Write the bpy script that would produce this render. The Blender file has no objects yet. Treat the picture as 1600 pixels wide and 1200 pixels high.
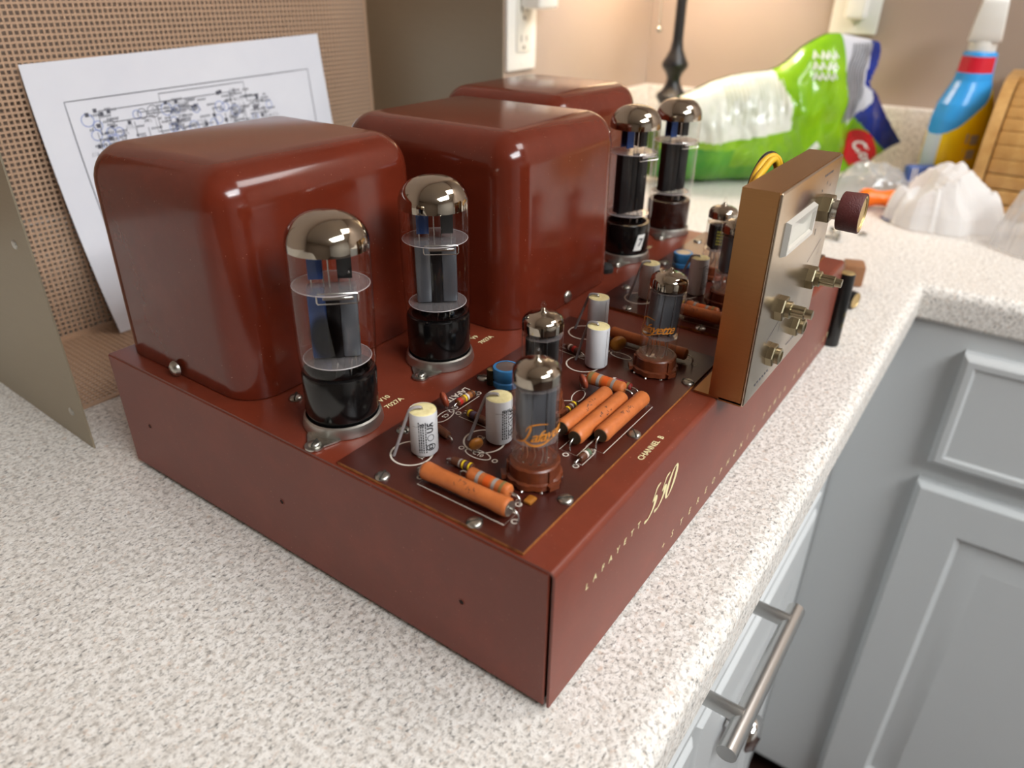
import bpy, bmesh, math, random
from mathutils import Vector, Matrix, Euler, noise

sc = bpy.context.scene
COL = sc.collection
PI = math.pi

# ------------------------------------------------------------------ camera, world, lights, exposure
cam_d = bpy.data.cameras.new('camera')
cam = bpy.data.objects.new('camera', cam_d); COL.objects.link(cam)
cam.location = (-0.17498601, -0.10199757, 0.27381664)
cam.rotation_euler = (1.06105724, -0.01034528, -0.9546050)
cam_d.sensor_fit = 'HORIZONTAL'; cam_d.sensor_width = 36.0
cam_d.lens = 1136.036 / 1600 * 36.0
cam_d.clip_start = 0.01
cam_d.dof.use_dof = True
cam_d.dof.focus_distance = 0.385
cam_d.dof.aperture_fstop = 7.0
sc.camera = cam

sc.view_settings.view_transform = 'Standard'
sc.view_settings.look = 'None'
sc.view_settings.gamma = 1.0
sc.view_settings.use_curve_mapping = False
sc.view_settings.exposure = 0.0
sc.cycles.use_denoising = True
sc.cycles.max_bounces = 10
sc.cycles.transparent_max_bounces = 24
sc.cycles.caustics_reflective = False
sc.cycles.caustics_refractive = False

world = bpy.data.worlds.new('world'); sc.world = world
world.use_nodes = True
world.node_tree.nodes['Background'].inputs['Color'].default_value = (1.0, 0.95, 0.9, 1)
world.node_tree.nodes['Background'].inputs['Strength'].default_value = 0.30


def light(name, kind, loc, energy, color, size=0.1, size_y=None, target=None):
    d = bpy.data.lights.new(name, kind); d.energy = energy; d.color = color
    if kind == 'AREA':
        d.shape = 'RECTANGLE' if size_y else 'DISK'
        d.size = size
        if size_y: d.size_y = size_y
    else:
        d.shadow_soft_size = size
    o = bpy.data.objects.new(name, d); COL.objects.link(o); o.location = loc
    if target:
        o.rotation_euler = (Vector(target) - Vector(loc)).to_track_quat('-Z', 'Y').to_euler()
    return o


WARM = (1.0, 0.90, 0.80)
light('ceiling_panel_light', 'AREA', (1.05, -0.75, 1.47), 18.0, (1.0, 0.985, 0.97), 1.1, 0.55)
light('room_fill_light', 'AREA', (-0.15, -1.6, 1.47), 71.0, (0.90, 0.96, 1.0), 1.3, 0.9)  # fill light added behind the viewer to lift the dark sides, no fitting
for k in range(4):
    light('track_bulb_light', 'POINT', (-0.75 + 0.23 * k, -1.62 - 0.02 * k, 1.36), 4.0, (1.0, 0.95, 0.90), 0.035)
light('pendant_bulb_light', 'POINT', (1.3, -2.7, 1.30), 14.0, (1.0, 0.95, 0.90), 0.05)
light('table_lamp_light', 'POINT', (1.02, 0.42, 0.44), 3.6, (1.0, 0.97, 0.97), 0.03)

# ------------------------------------------------------------------ helpers


def lin(c):
    c /= 255.0
    return c / 12.92 if c <= 0.04045 else ((c + 0.055) / 1.055) ** 2.4


def rgb(r, g, b):
    return (lin(r), lin(g), lin(b), 1.0)


class NT:
    def __init__(s, name):
        s.m = bpy.data.materials.new(name); s.m.use_nodes = True
        s.t = s.m.node_tree; s.n = s.t.nodes; s.p = s.n['Principled BSDF']; s.out = s.n['Material Output']

    def new(s, typ, **kw):
        x = s.n.new(typ)
        for k, v in kw.items():
            if k.startswith('i_'):
                x.inputs[k[2:].replace('_', ' ')].default_value = v
            else:
                setattr(x, k, v)
        return x

    def link(s, a, b):
        s.t.links.new(a, b)

    def coord(s, kind='Object'):
        if not hasattr(s, '_tc'): s._tc = s.new('ShaderNodeTexCoord')
        return s._tc.outputs[kind]

    def noise(s, scale, detail=2.0, rough=0.5):
        x = s.new('ShaderNodeTexNoise', i_Scale=scale, i_Detail=detail, i_Roughness=rough)
        s.link(s.coord(), x.inputs['Vector']); return x.outputs['Fac']

    def ramp(s, fac, stops):
        x = s.new('ShaderNodeValToRGB'); cr = x.color_ramp
        while len(cr.elements) < len(stops): cr.elements.new(0.5)
        for e, (p, c) in zip(cr.elements, stops): e.position = p; e.color = c
        s.link(fac, x.inputs['Fac']); return x.outputs['Color']

    def mix(s, fac, a, b, mode='MIX'):
        x = s.new('ShaderNodeMix', data_type='RGBA', blend_type=mode)
        for i, v in ((0, fac), (6, a), (7, b)):
            if hasattr(v, 'is_linked'): s.link(v, x.inputs[i])
            else: x.inputs[i].default_value = v
        return x.outputs[2]

    def bump(s, h, strength, dist=0.001):
        x = s.new('ShaderNodeBump', i_Strength=strength, i_Distance=dist)
        s.link(h, x.inputs['Height']); s.link(x.outputs['Normal'], s.p.inputs['Normal'])


MATS = {}


def pm(name, col, rough=0.5, metal=0.0, spec=0.5, coat=0.0, **kw):
    if name in MATS: return MATS[name]
    t = NT(name); p = t.p
    p.inputs['Base Color'].default_value = col
    p.inputs['Roughness'].default_value = rough
    p.inputs['Metallic'].default_value = metal
    p.inputs['Specular IOR Level'].default_value = spec
    p.inputs['Coat Weight'].default_value = coat
    if coat: p.inputs['Coat Roughness'].default_value = kw.get('coat_rough', 0.05)
    if kw.get('sub'):
        p.inputs['Subsurface Weight'].default_value = kw['sub']; p.inputs['Subsurface Radius'].default_value = (.01, .01, .01)
    if 'mottle' in kw:                       # (scale, second colour)
        s_, c2 = kw['mottle']
        f = t.noise(s_, 4.0, 0.6)
        r = t.ramp(f, [(0.35, (0, 0, 0, 1)), (0.68, (1, 1, 1, 1))])
        t.link(t.mix(r, col, c2), p.inputs['Base Color'])
    if 'bump' in kw:
        s_, st, d_ = kw['bump']
        t.bump(t.noise(s_, 3.0), st, d_)
    if kw.get('emit'):
        p.inputs['Emission Color'].default_value = kw['emit']; p.inputs['Emission Strength'].default_value = kw['emit_s']
    MATS[name] = t.m
    return t.m


def thin_glass(name, tint=(1, 1, 1, 1), ior=1.5, rough=0.0, add=0.0, haze=None):
    if name in MATS: return MATS[name]
    t = NT(name); t.n.remove(t.p)
    tr = t.new('ShaderNodeBsdfTransparent'); tr.inputs['Color'].default_value = tint
    gl = t.new('ShaderNodeBsdfGlossy'); gl.inputs['Roughness'].default_value = rough
    lw = t.new('ShaderNodeLayerWeight'); lw.inputs['Blend'].default_value = 0.5
    pw = t.new('ShaderNodeMath', operation='POWER'); pw.inputs[1].default_value = 3.5; t.link(lw.outputs['Facing'], pw.inputs[0])
    mu = t.new('ShaderNodeMath', operation='MULTIPLY_ADD'); mu.inputs[1].default_value = 0.62; mu.inputs[2].default_value = ((ior - 1) / (ior + 1)) ** 2; t.link(pw.outputs[0], mu.inputs[0]); fac = mu.outputs[0]
    if add:
        ma = t.new('ShaderNodeMath', operation='ADD'); ma.inputs[1].default_value = add; t.link(fac, ma.inputs[0]); fac = ma.outputs[0]
    mx = t.new('ShaderNodeMixShader'); t.link(fac, mx.inputs[0]); t.link(tr.outputs[0], mx.inputs[1]); t.link(gl.outputs[0], mx.inputs[2])
    res = mx.outputs[0]
    if haze:
        f_, c_ = haze
        df = t.new('ShaderNodeBsdfDiffuse'); df.inputs['Color'].default_value = c_
        tl = t.new('ShaderNodeBsdfTranslucent'); tl.inputs['Color'].default_value = c_
        m0 = t.new('ShaderNodeMixShader'); m0.inputs[0].default_value = 0.45
        t.link(df.outputs[0], m0.inputs[1]); t.link(tl.outputs[0], m0.inputs[2])
        m2 = t.new('ShaderNodeMixShader'); m2.inputs[0].default_value = f_
        t.link(res, m2.inputs[1]); t.link(m0.outputs[0], m2.inputs[2]); res = m2.outputs[0]
    t.link(res, t.out.inputs['Surface'])
    MATS[name] = t.m
    return t.m


class MB:
    def __init__(s): s.v = []; s.f = []; s.mi = []

    def add(s, vs, fs, mi=0, M=None):
        o = len(s.v)
        s.v += [tuple(M @ Vector(v)) for v in vs] if M else [tuple(v) for v in vs]
        s.f += [tuple(i + o for i in f) for f in fs]; s.mi += [mi] * len(fs)
        return s

    def box(s, x0, y0, z0, x1, y1, z1, mi=0, M=None):
        v = [(x, y, z) for z in (z0, z1) for y in (y0, y1) for x in (x0, x1)]
        return s.add(v, [(0, 2, 3, 1), (4, 5, 7, 6), (0, 1, 5, 4), (2, 6, 7, 3), (0, 4, 6, 2), (1, 3, 7, 5)], mi, M)

    def bbox(s, x0, y0, z0, x1, y1, z1, b=0.002, seg=2, mi=0, M=None):      # bevelled box
        bm = bmesh.new(); bmesh.ops.create_cube(bm, size=1.0)
        for v in bm.verts:
            v.co = Vector(((x0 + x1) / 2 + v.co.x * (x1 - x0), (y0 + y1) / 2 + v.co.y * (y1 - y0), (z0 + z1) / 2 + v.co.z * (z1 - z0)))
        bmesh.ops.bevel(bm, geom=bm.edges[:], offset=b, segments=seg, affect='EDGES', profile=0.5)
        return s.bm(bm, mi, M)

    def bm(s, bm, mi=0, M=None):
        bm.verts.index_update()
        s.add([v.co.copy() for v in bm.verts], [[v.index for v in f.verts] for f in bm.faces], mi, M); bm.free()
        return s

    def lathe(s, prof, n=24, mi=0, M=None, c=(0, 0, 0), a0=0.0, a1=2 * PI):
        full = abs(a1 - a0 - 2 * PI) < 1e-6
        m = n if full else n + 1
        v = []; f = []
        for r, z in prof:
            for k in range(m):
                a = a0 + (a1 - a0) * k / n
                v.append((c[0] + r * math.cos(a), c[1] + r * math.sin(a), c[2] + z))
        for i in range(len(prof) - 1):
            for k in range(n):
                k2 = (k + 1) % m
                a_, b_, c_, d_ = i * m + k, i * m + k2, (i + 1) * m + k2, (i + 1) * m + k
                f.append((a_, b_, c_, d_))
        return s.add(v, f, mi, M)

    def cyl(s, p0, p1, r, n=12, mi=0, r2=None):
        p0, p1 = Vector(p0), Vector(p1); d = p1 - p0; L = d.length
        M = Matrix.Translation(p0) @ d.to_track_quat('Z', 'Y').to_matrix().to_4x4()
        r2 = r if r2 is None else r2
        return s.lathe([(0.0001 * r, 0), (r, 0), (r2, L), (0.0001 * r, L)], n, mi, M)

    def tube(s, pts, r, n=6, mi=0):
        pts = [Vector(p) for p in pts]; vs = []; fs = []
        up = Vector((0, 0, 1)); prev = None
        for i, p in enumerate(pts):
            d = (pts[min(i + 1, len(pts) - 1)] - pts[max(i - 1, 0)]).normalized()
            if prev is None:
                x = d.cross(up if abs(d.z) < 0.95 else Vector((1, 0, 0))).normalized()
            else:
                x = (prev - d * prev.dot(d)).normalized()
            y = d.cross(x); prev = x
            rr = r[i] if isinstance(r, (list, tuple)) else r
            for k in range(n):
                a = 2 * PI * k / n
                vs.append(p + x * rr * math.cos(a) + y * rr * math.sin(a))
        for i in range(len(pts) - 1):
            for k in range(n):
                fs.append((i * n + k, i * n + (k + 1) % n, (i + 1) * n + (k + 1) % n, (i + 1) * n + k))
        fs.append(tuple(reversed(range(n)))); fs.append(tuple(range((len(pts) - 1) * n, len(pts) * n)))
        return s.add(vs, fs, mi)

    def prism(s, poly, z0, z1, mi=0, M=None):
        n = len(poly)
        v = [(x, y, z0) for x, y in poly] + [(x, y, z1) for x, y in poly]
        f = [tuple(reversed(range(n))), tuple(range(n, 2 * n))] + [(i, (i + 1) % n, n + (i + 1) % n, n + i) for i in range(n)]
        return s.add(v, f, mi, M)

    def grid(s, fn, nu, nv, mi=0, mif=None):
        o = len(s.v)
        for j in range(nv + 1):
            for i in range(nu + 1):
                s.v.append(tuple(fn(i / nu, j / nv)))
        for j in range(nv):
            for i in range(nu):
                a = o + j * (nu + 1) + i
                s.f.append((a, a + 1, a + nu + 2, a + nu + 1))
                s.mi.append(mif((i + .5) / nu, (j + .5) / nv) if mif else mi)
        return s

    def ribbon(s, pts, w, fn, mi=0, closed=False):      # flat 2-D stroke (width w or list), mapped by fn(x, y)
        n = len(pts); L = []
        for i, p in enumerate(pts):
            if closed: a, b = pts[(i - 1) % n], pts[(i + 1) % n]
            else: a, b = pts[max(i - 1, 0)], pts[min(i + 1, n - 1)]
            dx, dy = b[0] - a[0], b[1] - a[1]; l = math.hypot(dx, dy) or 1
            ww = (w[i] if isinstance(w, (list, tuple)) else w) / 2
            L.append(((p[0] - dy / l * ww, p[1] + dx / l * ww), (p[0] + dy / l * ww, p[1] - dx / l * ww)))
        v = [fn(*q) for pr in L for q in pr]
        f = [(2 * i, 2 * i + 1, 2 * i + 3, 2 * i + 2) for i in range(n - 1)]
        if closed: f.append((2 * n - 2, 2 * n - 1, 1, 0))
        return s.add(v, f, mi)

    def build(s, name, mat, parent=None, smooth=35, loc=None, rot=None):
        me = bpy.data.meshes.new(name); me.from_pydata(s.v, [], s.f)
        for m in (mat if isinstance(mat, (list, tuple)) else [mat]): me.materials.append(m)
        me.polygons.foreach_set('material_index', s.mi)
        bm = bmesh.new(); bm.from_mesh(me); bmesh.ops.recalc_face_normals(bm, faces=bm.faces[:]); bm.to_mesh(me); bm.free()
        if smooth:
            me.polygons.foreach_set('use_smooth', [True] * len(me.polygons))
            me.set_sharp_from_angle(angle=math.radians(smooth))
        me.update()
        o = bpy.data.objects.new(name, me); COL.objects.link(o)
        if parent: o.parent = parent
        if loc: o.location = loc
        if rot: o.rotation_euler = rot
        return o


_txt = {}


def text2d(s, size, align='LEFT', shear=0.0, bold=0.0, space=1.0, res=2):
    key = (s, align, shear, bold, space, res)
    if key not in _txt:
        c = bpy.data.curves.new('lettering', 'FONT'); c.body = s; c.size = 1.0
        c.align_x = align; c.align_y = 'CENTER'; c.shear = shear; c.offset = bold; c.space_character = space; c.resolution_u = res
        o = bpy.data.objects.new('lettering', c); COL.objects.link(o)
        bpy.context.view_layer.update()
        me = bpy.data.meshes.new_from_object(o.evaluated_get(bpy.context.evaluated_depsgraph_get()))
        _txt[key] = ([tuple(v.co) for v in me.vertices], [tuple(p.vertices) for p in me.polygons])
        bpy.data.objects.remove(o); bpy.data.curves.remove(c); bpy.data.meshes.remove(me)
    v, f = _txt[key]
    return [(a * size, b * size) for a, b, _ in v], f


def put_text(mb, s, size, fn, mi=0, **kw):
    v, f = text2d(s, size, **kw)
    mb.add([fn(a, b) for a, b in v], f, mi)


def tag(o, label=None, cat=None, group=None, kind=None):
    if label: o['label'] = label
    if cat: o['category'] = cat
    if group: o['group'] = group
    if kind: o['kind'] = kind
    return o


def thing(name, label, cat, loc=(0, 0, 0), rot=(0, 0, 0), group=None):
    o = bpy.data.objects.new(name, None); COL.objects.link(o); o.location = loc; o.rotation_euler = rot
    o.empty_display_size = 0.02
    return tag(o, label, cat, group)


KIDS = {}


def copy_tree(o, parent=None):
    c = o.copy(); COL.objects.link(c)
    if parent: c.parent = parent
    for ch in [x for x in bpy.data.objects if x.parent == o]: copy_tree(ch, c)
    return c


def bez(p, n=8):            # Catmull-Rom through 2-D / 3-D points
    out = []
    P = [Vector(q) for q in p]
    for i in range(len(P) - 1):
        a, b, c, d = P[max(i - 1, 0)], P[i], P[i + 1], P[min(i + 2, len(P) - 1)]
        for k in range(n):
            t = k / n
            out.append(0.5 * ((2 * b) + (c - a) * t + (2 * a - 5 * b + 4 * c - d) * t * t + (3 * b - a - 3 * c + d) * t ** 3))
    out.append(P[-1])
    return out


def inpoly(x, y, poly):
    c = False; n = len(poly); j = n - 1
    for i in range(n):
        xi, yi = poly[i]; xj, yj = poly[j]
        if (yi > y) != (yj > y) and x < (xj - xi) * (y - yi) / (yj - yi) + xi: c = not c
        j = i
    return c


def interp(pts, x):
    if x <= pts[0][0]: return pts[0][1]
    for (a, b), (c, d) in zip(pts, pts[1:]):
        if x <= c: return b + (d - b) * (x - a) / (c - a)
    return pts[-1][1]


# ------------------------------------------------------------------ materials
def mat_counter():
    t = NT('speckled_laminate')
    base = t.ramp(t.noise(240, 4, 0.65), [(0.30, rgb(196, 188, 179)), (0.46, rgb(228, 222, 214)), (0.60, rgb(245, 241, 235)), (0.76, rgb(222, 210, 198))])
    gr = t.ramp(t.noise(460, 3, 0.6), [(0.50, (0, 0, 0, 1)), (0.72, (1, 1, 1, 1))])
    c = t.mix(gr, base, rgb(160, 152, 143))
    def shifted(loc, rot, scl, nscale, detail, lo, hi):
        x = t.new('ShaderNodeMapping'); x.inputs['Location'].default_value = loc; x.inputs['Rotation'].default_value = (0, 0, rot); x.inputs['Scale'].default_value = scl
        t.link(t.coord(), x.inputs['Vector'])
        n2 = t.new('ShaderNodeTexNoise', i_Scale=nscale, i_Detail=detail, i_Roughness=0.6); t.link(x.outputs[0], n2.inputs['Vector'])
        return t.ramp(n2.outputs['Fac'], [(lo, (0, 0, 0, 1)), (hi, (1, 1, 1, 1))])
    c = t.mix(shifted((3.1, 1.7, .4), .6, (1, 1.7, 1), 300.0, 3.0, 0.555, 0.72), c, rgb(108, 105, 101))
    c = t.mix(shifted((7.7, 4.2, 1.4), 0, (1, 1, 1), 250.0, 2.0, 0.60, 0.78), c, rgb(214, 192, 174))
    c = t.mix(shifted((1.2, 8.8, 3.4), .3, (1, 1.4, 1), 210.0, 2.0, 0.62, 0.72), c, rgb(250, 247, 242))
    t.link(c, t.p.inputs['Base Color'])
    t.p.inputs['Roughness'].default_value = 0.42
    t.bump(t.noise(700, 2), 0.15, 0.0004)
    return t.m


COUNTER = mat_counter()
WALL3 = pm('brown_wall', rgb(128, 112, 98), 0.8)
WALL2 = pm('off_white_wall', rgb(224, 220, 214), 0.8)
WALL = pm('painted_wall', rgb(170, 152, 138), 0.75, bump=(180, 0.15, 0.001), mottle=(3, rgb(165, 147, 133)))
CEIL = pm('ceiling_paint', rgb(225, 218, 208), 0.9, bump=(60, 0.2, 0.002))
FLOOR = pm('dark_floor', rgb(70, 46, 38), 0.5, mottle=(12, rgb(48, 32, 26)))


def mat_paint(name, col, rough, dust, coat=0.0):
    t = NT(name)
    f = t.ramp(t.noise(35, 5, 0.65), [(0.45, (0, 0, 0, 1)), (0.8, (1, 1, 1, 1))])
    c = t.mix(f, col, tuple(min(1, x * 1.25) for x in col[:3]) + (1,))
    sp = t.ramp(t.noise(900, 1.0), [(0.775 - dust * 0.05, (0, 0, 0, 1)), (0.81, (1, 1, 1, 1))])
    c = t.mix(sp, c, rgb(165, 110, 90))
    t.link(c, t.p.inputs['Base Color'])
    t.p.inputs['Roughness'].default_value = rough
    t.p.inputs['Specular IOR Level'].default_value = 0.5
    t.p.inputs['Coat Weight'].default_value = coat; t.p.inputs['Coat Roughness'].default_value = 0.08
    t.bump(t.noise(260, 2), 0.05, 0.0004)
    return t.m


COVER = mat_paint('gloss_brown_enamel', rgb(98, 36, 21), 0.15, 0.1)
CHAS = mat_paint('satin_red_brown_enamel', rgb(111, 45, 27), 0.38, 0.6)
DARK = pm('dark_hole', rgb(12, 9, 8), 0.9)
STEEL = pm('zinc_steel', rgb(200, 198, 190), 0.32, 1.0, mottle=(300, rgb(160, 158, 150)))
WIRE = pm('tinned_wire', rgb(205, 203, 198), 0.25, 1.0)
SOCKM = pm('dull_aluminium', rgb(190, 188, 182), 0.38, 1.0)
PLATE_DK = pm('dark_steel_plate', rgb(70, 66, 60), 0.5, 0.8)
RUBBER = pm('rubber', rgb(25, 24, 23), 0.8)
INK = pm('cream_lettering', rgb(232, 220, 170), 0.5)
SILK = pm('white_silkscreen', rgb(214, 204, 190), 0.6)
PCBM = pm('phenolic_board', rgb(64, 27, 20), 0.28, 0.0, 0.5, mottle=(28, rgb(78, 32, 22)), bump=(400, 0.08, 0.0004))
PCBE = pm('phenolic_edge', rgb(172, 112, 52), 0.6, mottle=(200, rgb(120, 66, 28)))
PCBS = pm('worn_phenolic', rgb(128, 62, 28), 0.45)
BASEB = pm('black_bakelite', rgb(13, 12, 12), 0.16, 0.0, 0.5)
BASEBR = pm('brown_bakelite', rgb(42, 18, 12), 0.2)
GLASS = thin_glass('tube_glass', (0.985, 0.98, 0.975, 1), 1.42, 0.0, 0.01)
MICA = thin_glass('mica', (0.94, 0.92, 0.92, 1), 1.6, 0.1, 0.05, haze=(0.16, rgb(225, 218, 218)))
GETTER = pm('getter_mirror', rgb(176, 168, 155), 0.06, 1.0)
PLATEG = pm('grey_anode', rgb(108, 112, 118), 0.42, 0.7)
PLATE_REFL = pm('anode_blue_reflection', rgb(38, 68, 126), 0.4, 0.6)  # blue reflection painted into the anode and fin colour; the metal is grey
PLATEK = pm('black_anode', rgb(24, 23, 24), 0.45, 0.5)
GOLDINK = pm('orange_script', rgb(206, 130, 40), 0.55)
OLIVEINK = pm('olive_print', rgb(140, 132, 50), 0.7)
SOCKB = pm('brown_socket', rgb(112, 54, 28), 0.35, mottle=(300, rgb(92, 42, 22)))
RES_O = pm('orange_ceramic', rgb(200, 112, 56), 0.45, mottle=(160, rgb(182, 98, 48)), bump=(900, 0.1, 0.0003))
RES_B = pm('brown_resistor', rgb(88, 48, 28), 0.4)
RES_T = pm('tan_resistor', rgb(150, 92, 46), 0.4)
RES_R = pm('red_resistor', rgb(120, 34, 30), 0.4)
RES_END = pm('dark_resistor_end', rgb(70, 54, 36), 0.6)
BAND = {'yellow': pm('band_yellow', rgb(232, 198, 40), 0.4), 'grey': pm('band_grey', rgb(158, 152, 146), 0.4), 'violet': pm('band_violet', rgb(86, 70, 88), 0.4),
        'red': pm('band_red', rgb(190, 44, 36), 0.4), 'orange': pm('band_orange', rgb(216, 92, 30), 0.4), 'white': pm('band_white', rgb(222, 210, 200), 0.4),
        'green': pm('band_green', rgb(84, 102, 78), 0.4), 'brown': pm('band_brown', rgb(92, 50, 26), 0.4), 'gold': pm('band_gold', rgb(150, 132, 84), 0.35, 0.4),
        'magenta': pm('band_magenta', rgb(150, 36, 62), 0.4)}
CAPW = pm('white_film_wrap', rgb(228, 228, 230), 0.35)
CAPE = pm('cream_epoxy', rgb(240, 226, 172), 0.55, mottle=(500, rgb(226, 210, 150)))
CAPINK = pm('black_print', rgb(40, 40, 44), 0.6)
SLEEVE = pm('grey_sleeve', rgb(150, 142, 142), 0.35)
DISC = pm('ochre_ceramic', rgb(170, 108, 36), 0.4, mottle=(250, rgb(146, 86, 26)))
DISC_R = pm('red_brown_ceramic', rgb(150, 70, 46), 0.4)
BLUE = pm('blue_sleeve', rgb(70, 150, 216), 0.35)
BLACKS = pm('black_sleeve', rgb(20, 20, 20), 0.3)
GOLDM = pm('gold_can', rgb(198, 172, 120), 0.42, 0.8)


def mat_brass(name, col, rough, metal=1.0):
    t = NT(name)
    x = t.new('ShaderNodeMapping'); x.inputs['Scale'].default_value = (1, 1, 40); t.link(t.coord(), x.inputs['Vector'])
    n = t.new('ShaderNodeTexNoise', i_Scale=45.0, i_Detail=3.0); t.link(x.outputs[0], n.inputs['Vector'])
    c = t.mix(n.outputs['Fac'], tuple(v * 0.88 for v in col[:3]) + (1,), col)
    t.link(c, t.p.inputs['Base Color']); t.p.inputs['Metallic'].default_value = metal; t.p.inputs['Roughness'].default_value = rough
    return t.m


BRASS = mat_brass('bronze_anodised', rgb(178, 134, 88), 0.36)
BRASSF = mat_brass('satin_bronze_face', rgb(204, 188, 168), 0.24)
NUTM = pm('plated_brass_nut', rgb(160, 150, 124), 0.3, 1.0)
KNOBM = pm('maroon_grained_knob', rgb(84, 30, 28), 0.5, bump=(1400, 0.5, 0.0006))
CAGE_S = mat_brass('olive_bronze_sheet', rgb(160, 148, 126), 0.45, 0.5)
CAGE_P = pm('tan_enamel_mesh', rgb(192, 158, 130), 0.5)
PAPER = pm('white_paper', rgb(236, 236, 242), 0.8, mottle=(9, rgb(228, 228, 236)))
DIAG = pm('grey_print', rgb(92, 92, 102), 0.8)
DIAGB = pm('blue_pencil', rgb(108, 134, 200), 0.8)
CAB = pm('grey_cabinet_paint', rgb(202, 204, 204), 0.36, bump=(150, 0.06, 0.0008))
NICKEL = pm('brushed_nickel', rgb(198, 198, 196), 0.3, 1.0)
CHROME = pm('chrome', rgb(220, 220, 220), 0.08, 1.0)
WPLAS = pm('white_plastic', rgb(236, 234, 228), 0.35)
LAMPM = pm('black_iron', rgb(26, 25, 29), 0.38)
SHADE = pm('cream_lampshade', rgb(240, 222, 190), 0.8)
LED = pm('lamp_glow', (1, 1, 1, 1), 0.5, emit=(1.0, 0.95, 0.88, 1), emit_s=6.0)

# ------------------------------------------------------------------ setting
W, D, ZB, ZT = 0.4337, 0.3111, 0.003, 0.0792
XW, YW = 1.20, 0.555
ZF, ZC = -0.91, 1.50
X0, Y0 = -2.6, -3.6


def struct(name, mb, mat, smooth=0):
    o = mb.build(name, mat, None, smooth); o['kind'] = 'structure'; return o


struct('floor', MB().box(X0, Y0, ZF - 0.05, XW + .1, YW + .1, ZF), FLOOR)
struct('ceiling', MB().box(X0, Y0, ZC, XW + .1, YW + .1, ZC + 0.05), CEIL)
struct('wall_back', MB().box(X0, YW, ZF, XW + .1, YW + .1, ZC), WALL)
struct('wall_right', MB().box(XW, Y0, ZF, XW + .1, YW, ZC), WALL)
struct('wall_left', MB().box(X0 - .1, Y0, ZF, X0, YW + .1, ZC), WALL3)
struct('wall_front', MB().box(X0, Y0 - .1, ZF, XW + .1, Y0, ZC), WALL2)

# worktop: one L-shaped slab with a rolled front edge
YE, XE = -0.0455, 0.650      # outer front edge lines
CT = 0.038


def edge_profile(t):        # from the top surface round the nose to the underside: (inward distance, z)
    r = 0.012
    pts = [(r, 0.0)]
    for k in range(1, 9):
        a = PI / 2 * k / 8
        pts.append((r - r * math.sin(a), -r + r * math.cos(a)))
    pts += [(0.0, -CT + .004), (0.004, -CT), (0.06, -CT)]
    return pts


mb = MB()
prof = edge_profile(0)
XL0, YR0 = -1.5, -1.6
# front run along X at y = YE, mitred into the return run along Y at x = XE
n = len(prof)
rows = []
for (d_, z) in prof:
    rows.append([(XL0, YE + d_, z), (XE + d_, YE + d_, z), (XE + d_, YR0, z)])
vs = [p for r_ in rows for p in r_]
fs = []
for i in range(n - 1):
    for k in range(2):
        fs.append((i * 3 + k, i * 3 + k + 1, (i + 1) * 3 + k + 1, (i + 1) * 3 + k))
mb.add(vs, fs)
r = 0.012
mb.add([(XL0, YE + r, 0), (XE + r, YE + r, 0), (XE + r, YR0, 0), (XW, YR0, 0), (XW, YW, 0), (XL0, YW, 0), (XE + r, YW, 0)],
       [(0, 1, 6, 5), (1, 2, 3, 4, 6)])
mb.add([(XL0, YE + .06, -CT), (XE + .06, YE + .06, -CT), (XE + .06, YR0, -CT), (XW, YR0, -CT), (XW, YW, -CT), (XL0, YW, -CT), (XE + .06, YW, -CT)],
       [(0, 5, 6, 1), (1, 6, 4, 3, 2)])
worktop = mb.build('countertop', COUNTER, None, 30)
tag(worktop, 'speckled beige laminate countertop running in an L around the kitchen corner', 'countertop')
struct('trim_1', MB().bbox(XL0, YW - 0.02, 0.0005, XW - 0.02, YW, 0.10, 0.004, 2), COUNTER, 30)
struct('trim_2', MB().bbox(XW - 0.02, YR0, 0.0005, XW, YW, 0.10, 0.004, 2), COUNTER, 30)


# ------------------------------------------------------------------ base cabinets
def raised_panel(mb, u0, u1, z0, z1, fn, th=0.018, inset=None, rail=0.055):
    # a door or drawer slab with an eased edge, and (for doors) a routed frame groove round a raised field; fn(u, z, out)
    e = 0.006
    def ring(du, o): return [(u0 + du, z0 + du, o), (u1 - du, z0 + du, o), (u1 - du, z1 - du, o), (u0 + du, z1 - du, o)]
    R = [ring(0, 0.0), ring(0, th - e), ring(e * .4, th - e * .4), ring(e, th)]
    if inset:
        R += [ring(rail, th), ring(rail + .006, th - .006), ring(rail + .014, th - .006), ring(rail + .034, th - .0005), ring(rail + .036, th - .0005)]
    else:
        R += [ring(.012, th), ring(.015, th - .0025)]
    v = [fn(*p) for r_ in R for p in r_]
    f = []
    for i in range(len(R) - 1):
        for k in range(4):
            f.append((i * 4 + k, i * 4 + (k + 1) % 4, (i + 1) * 4 + (k + 1) % 4, (i + 1) * 4 + k))
    m = (len(R) - 1) * 4
    f.append((m, m + 1, m + 2, m + 3)); f.append((3, 2, 1, 0))
    mb.add(v, f)


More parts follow.
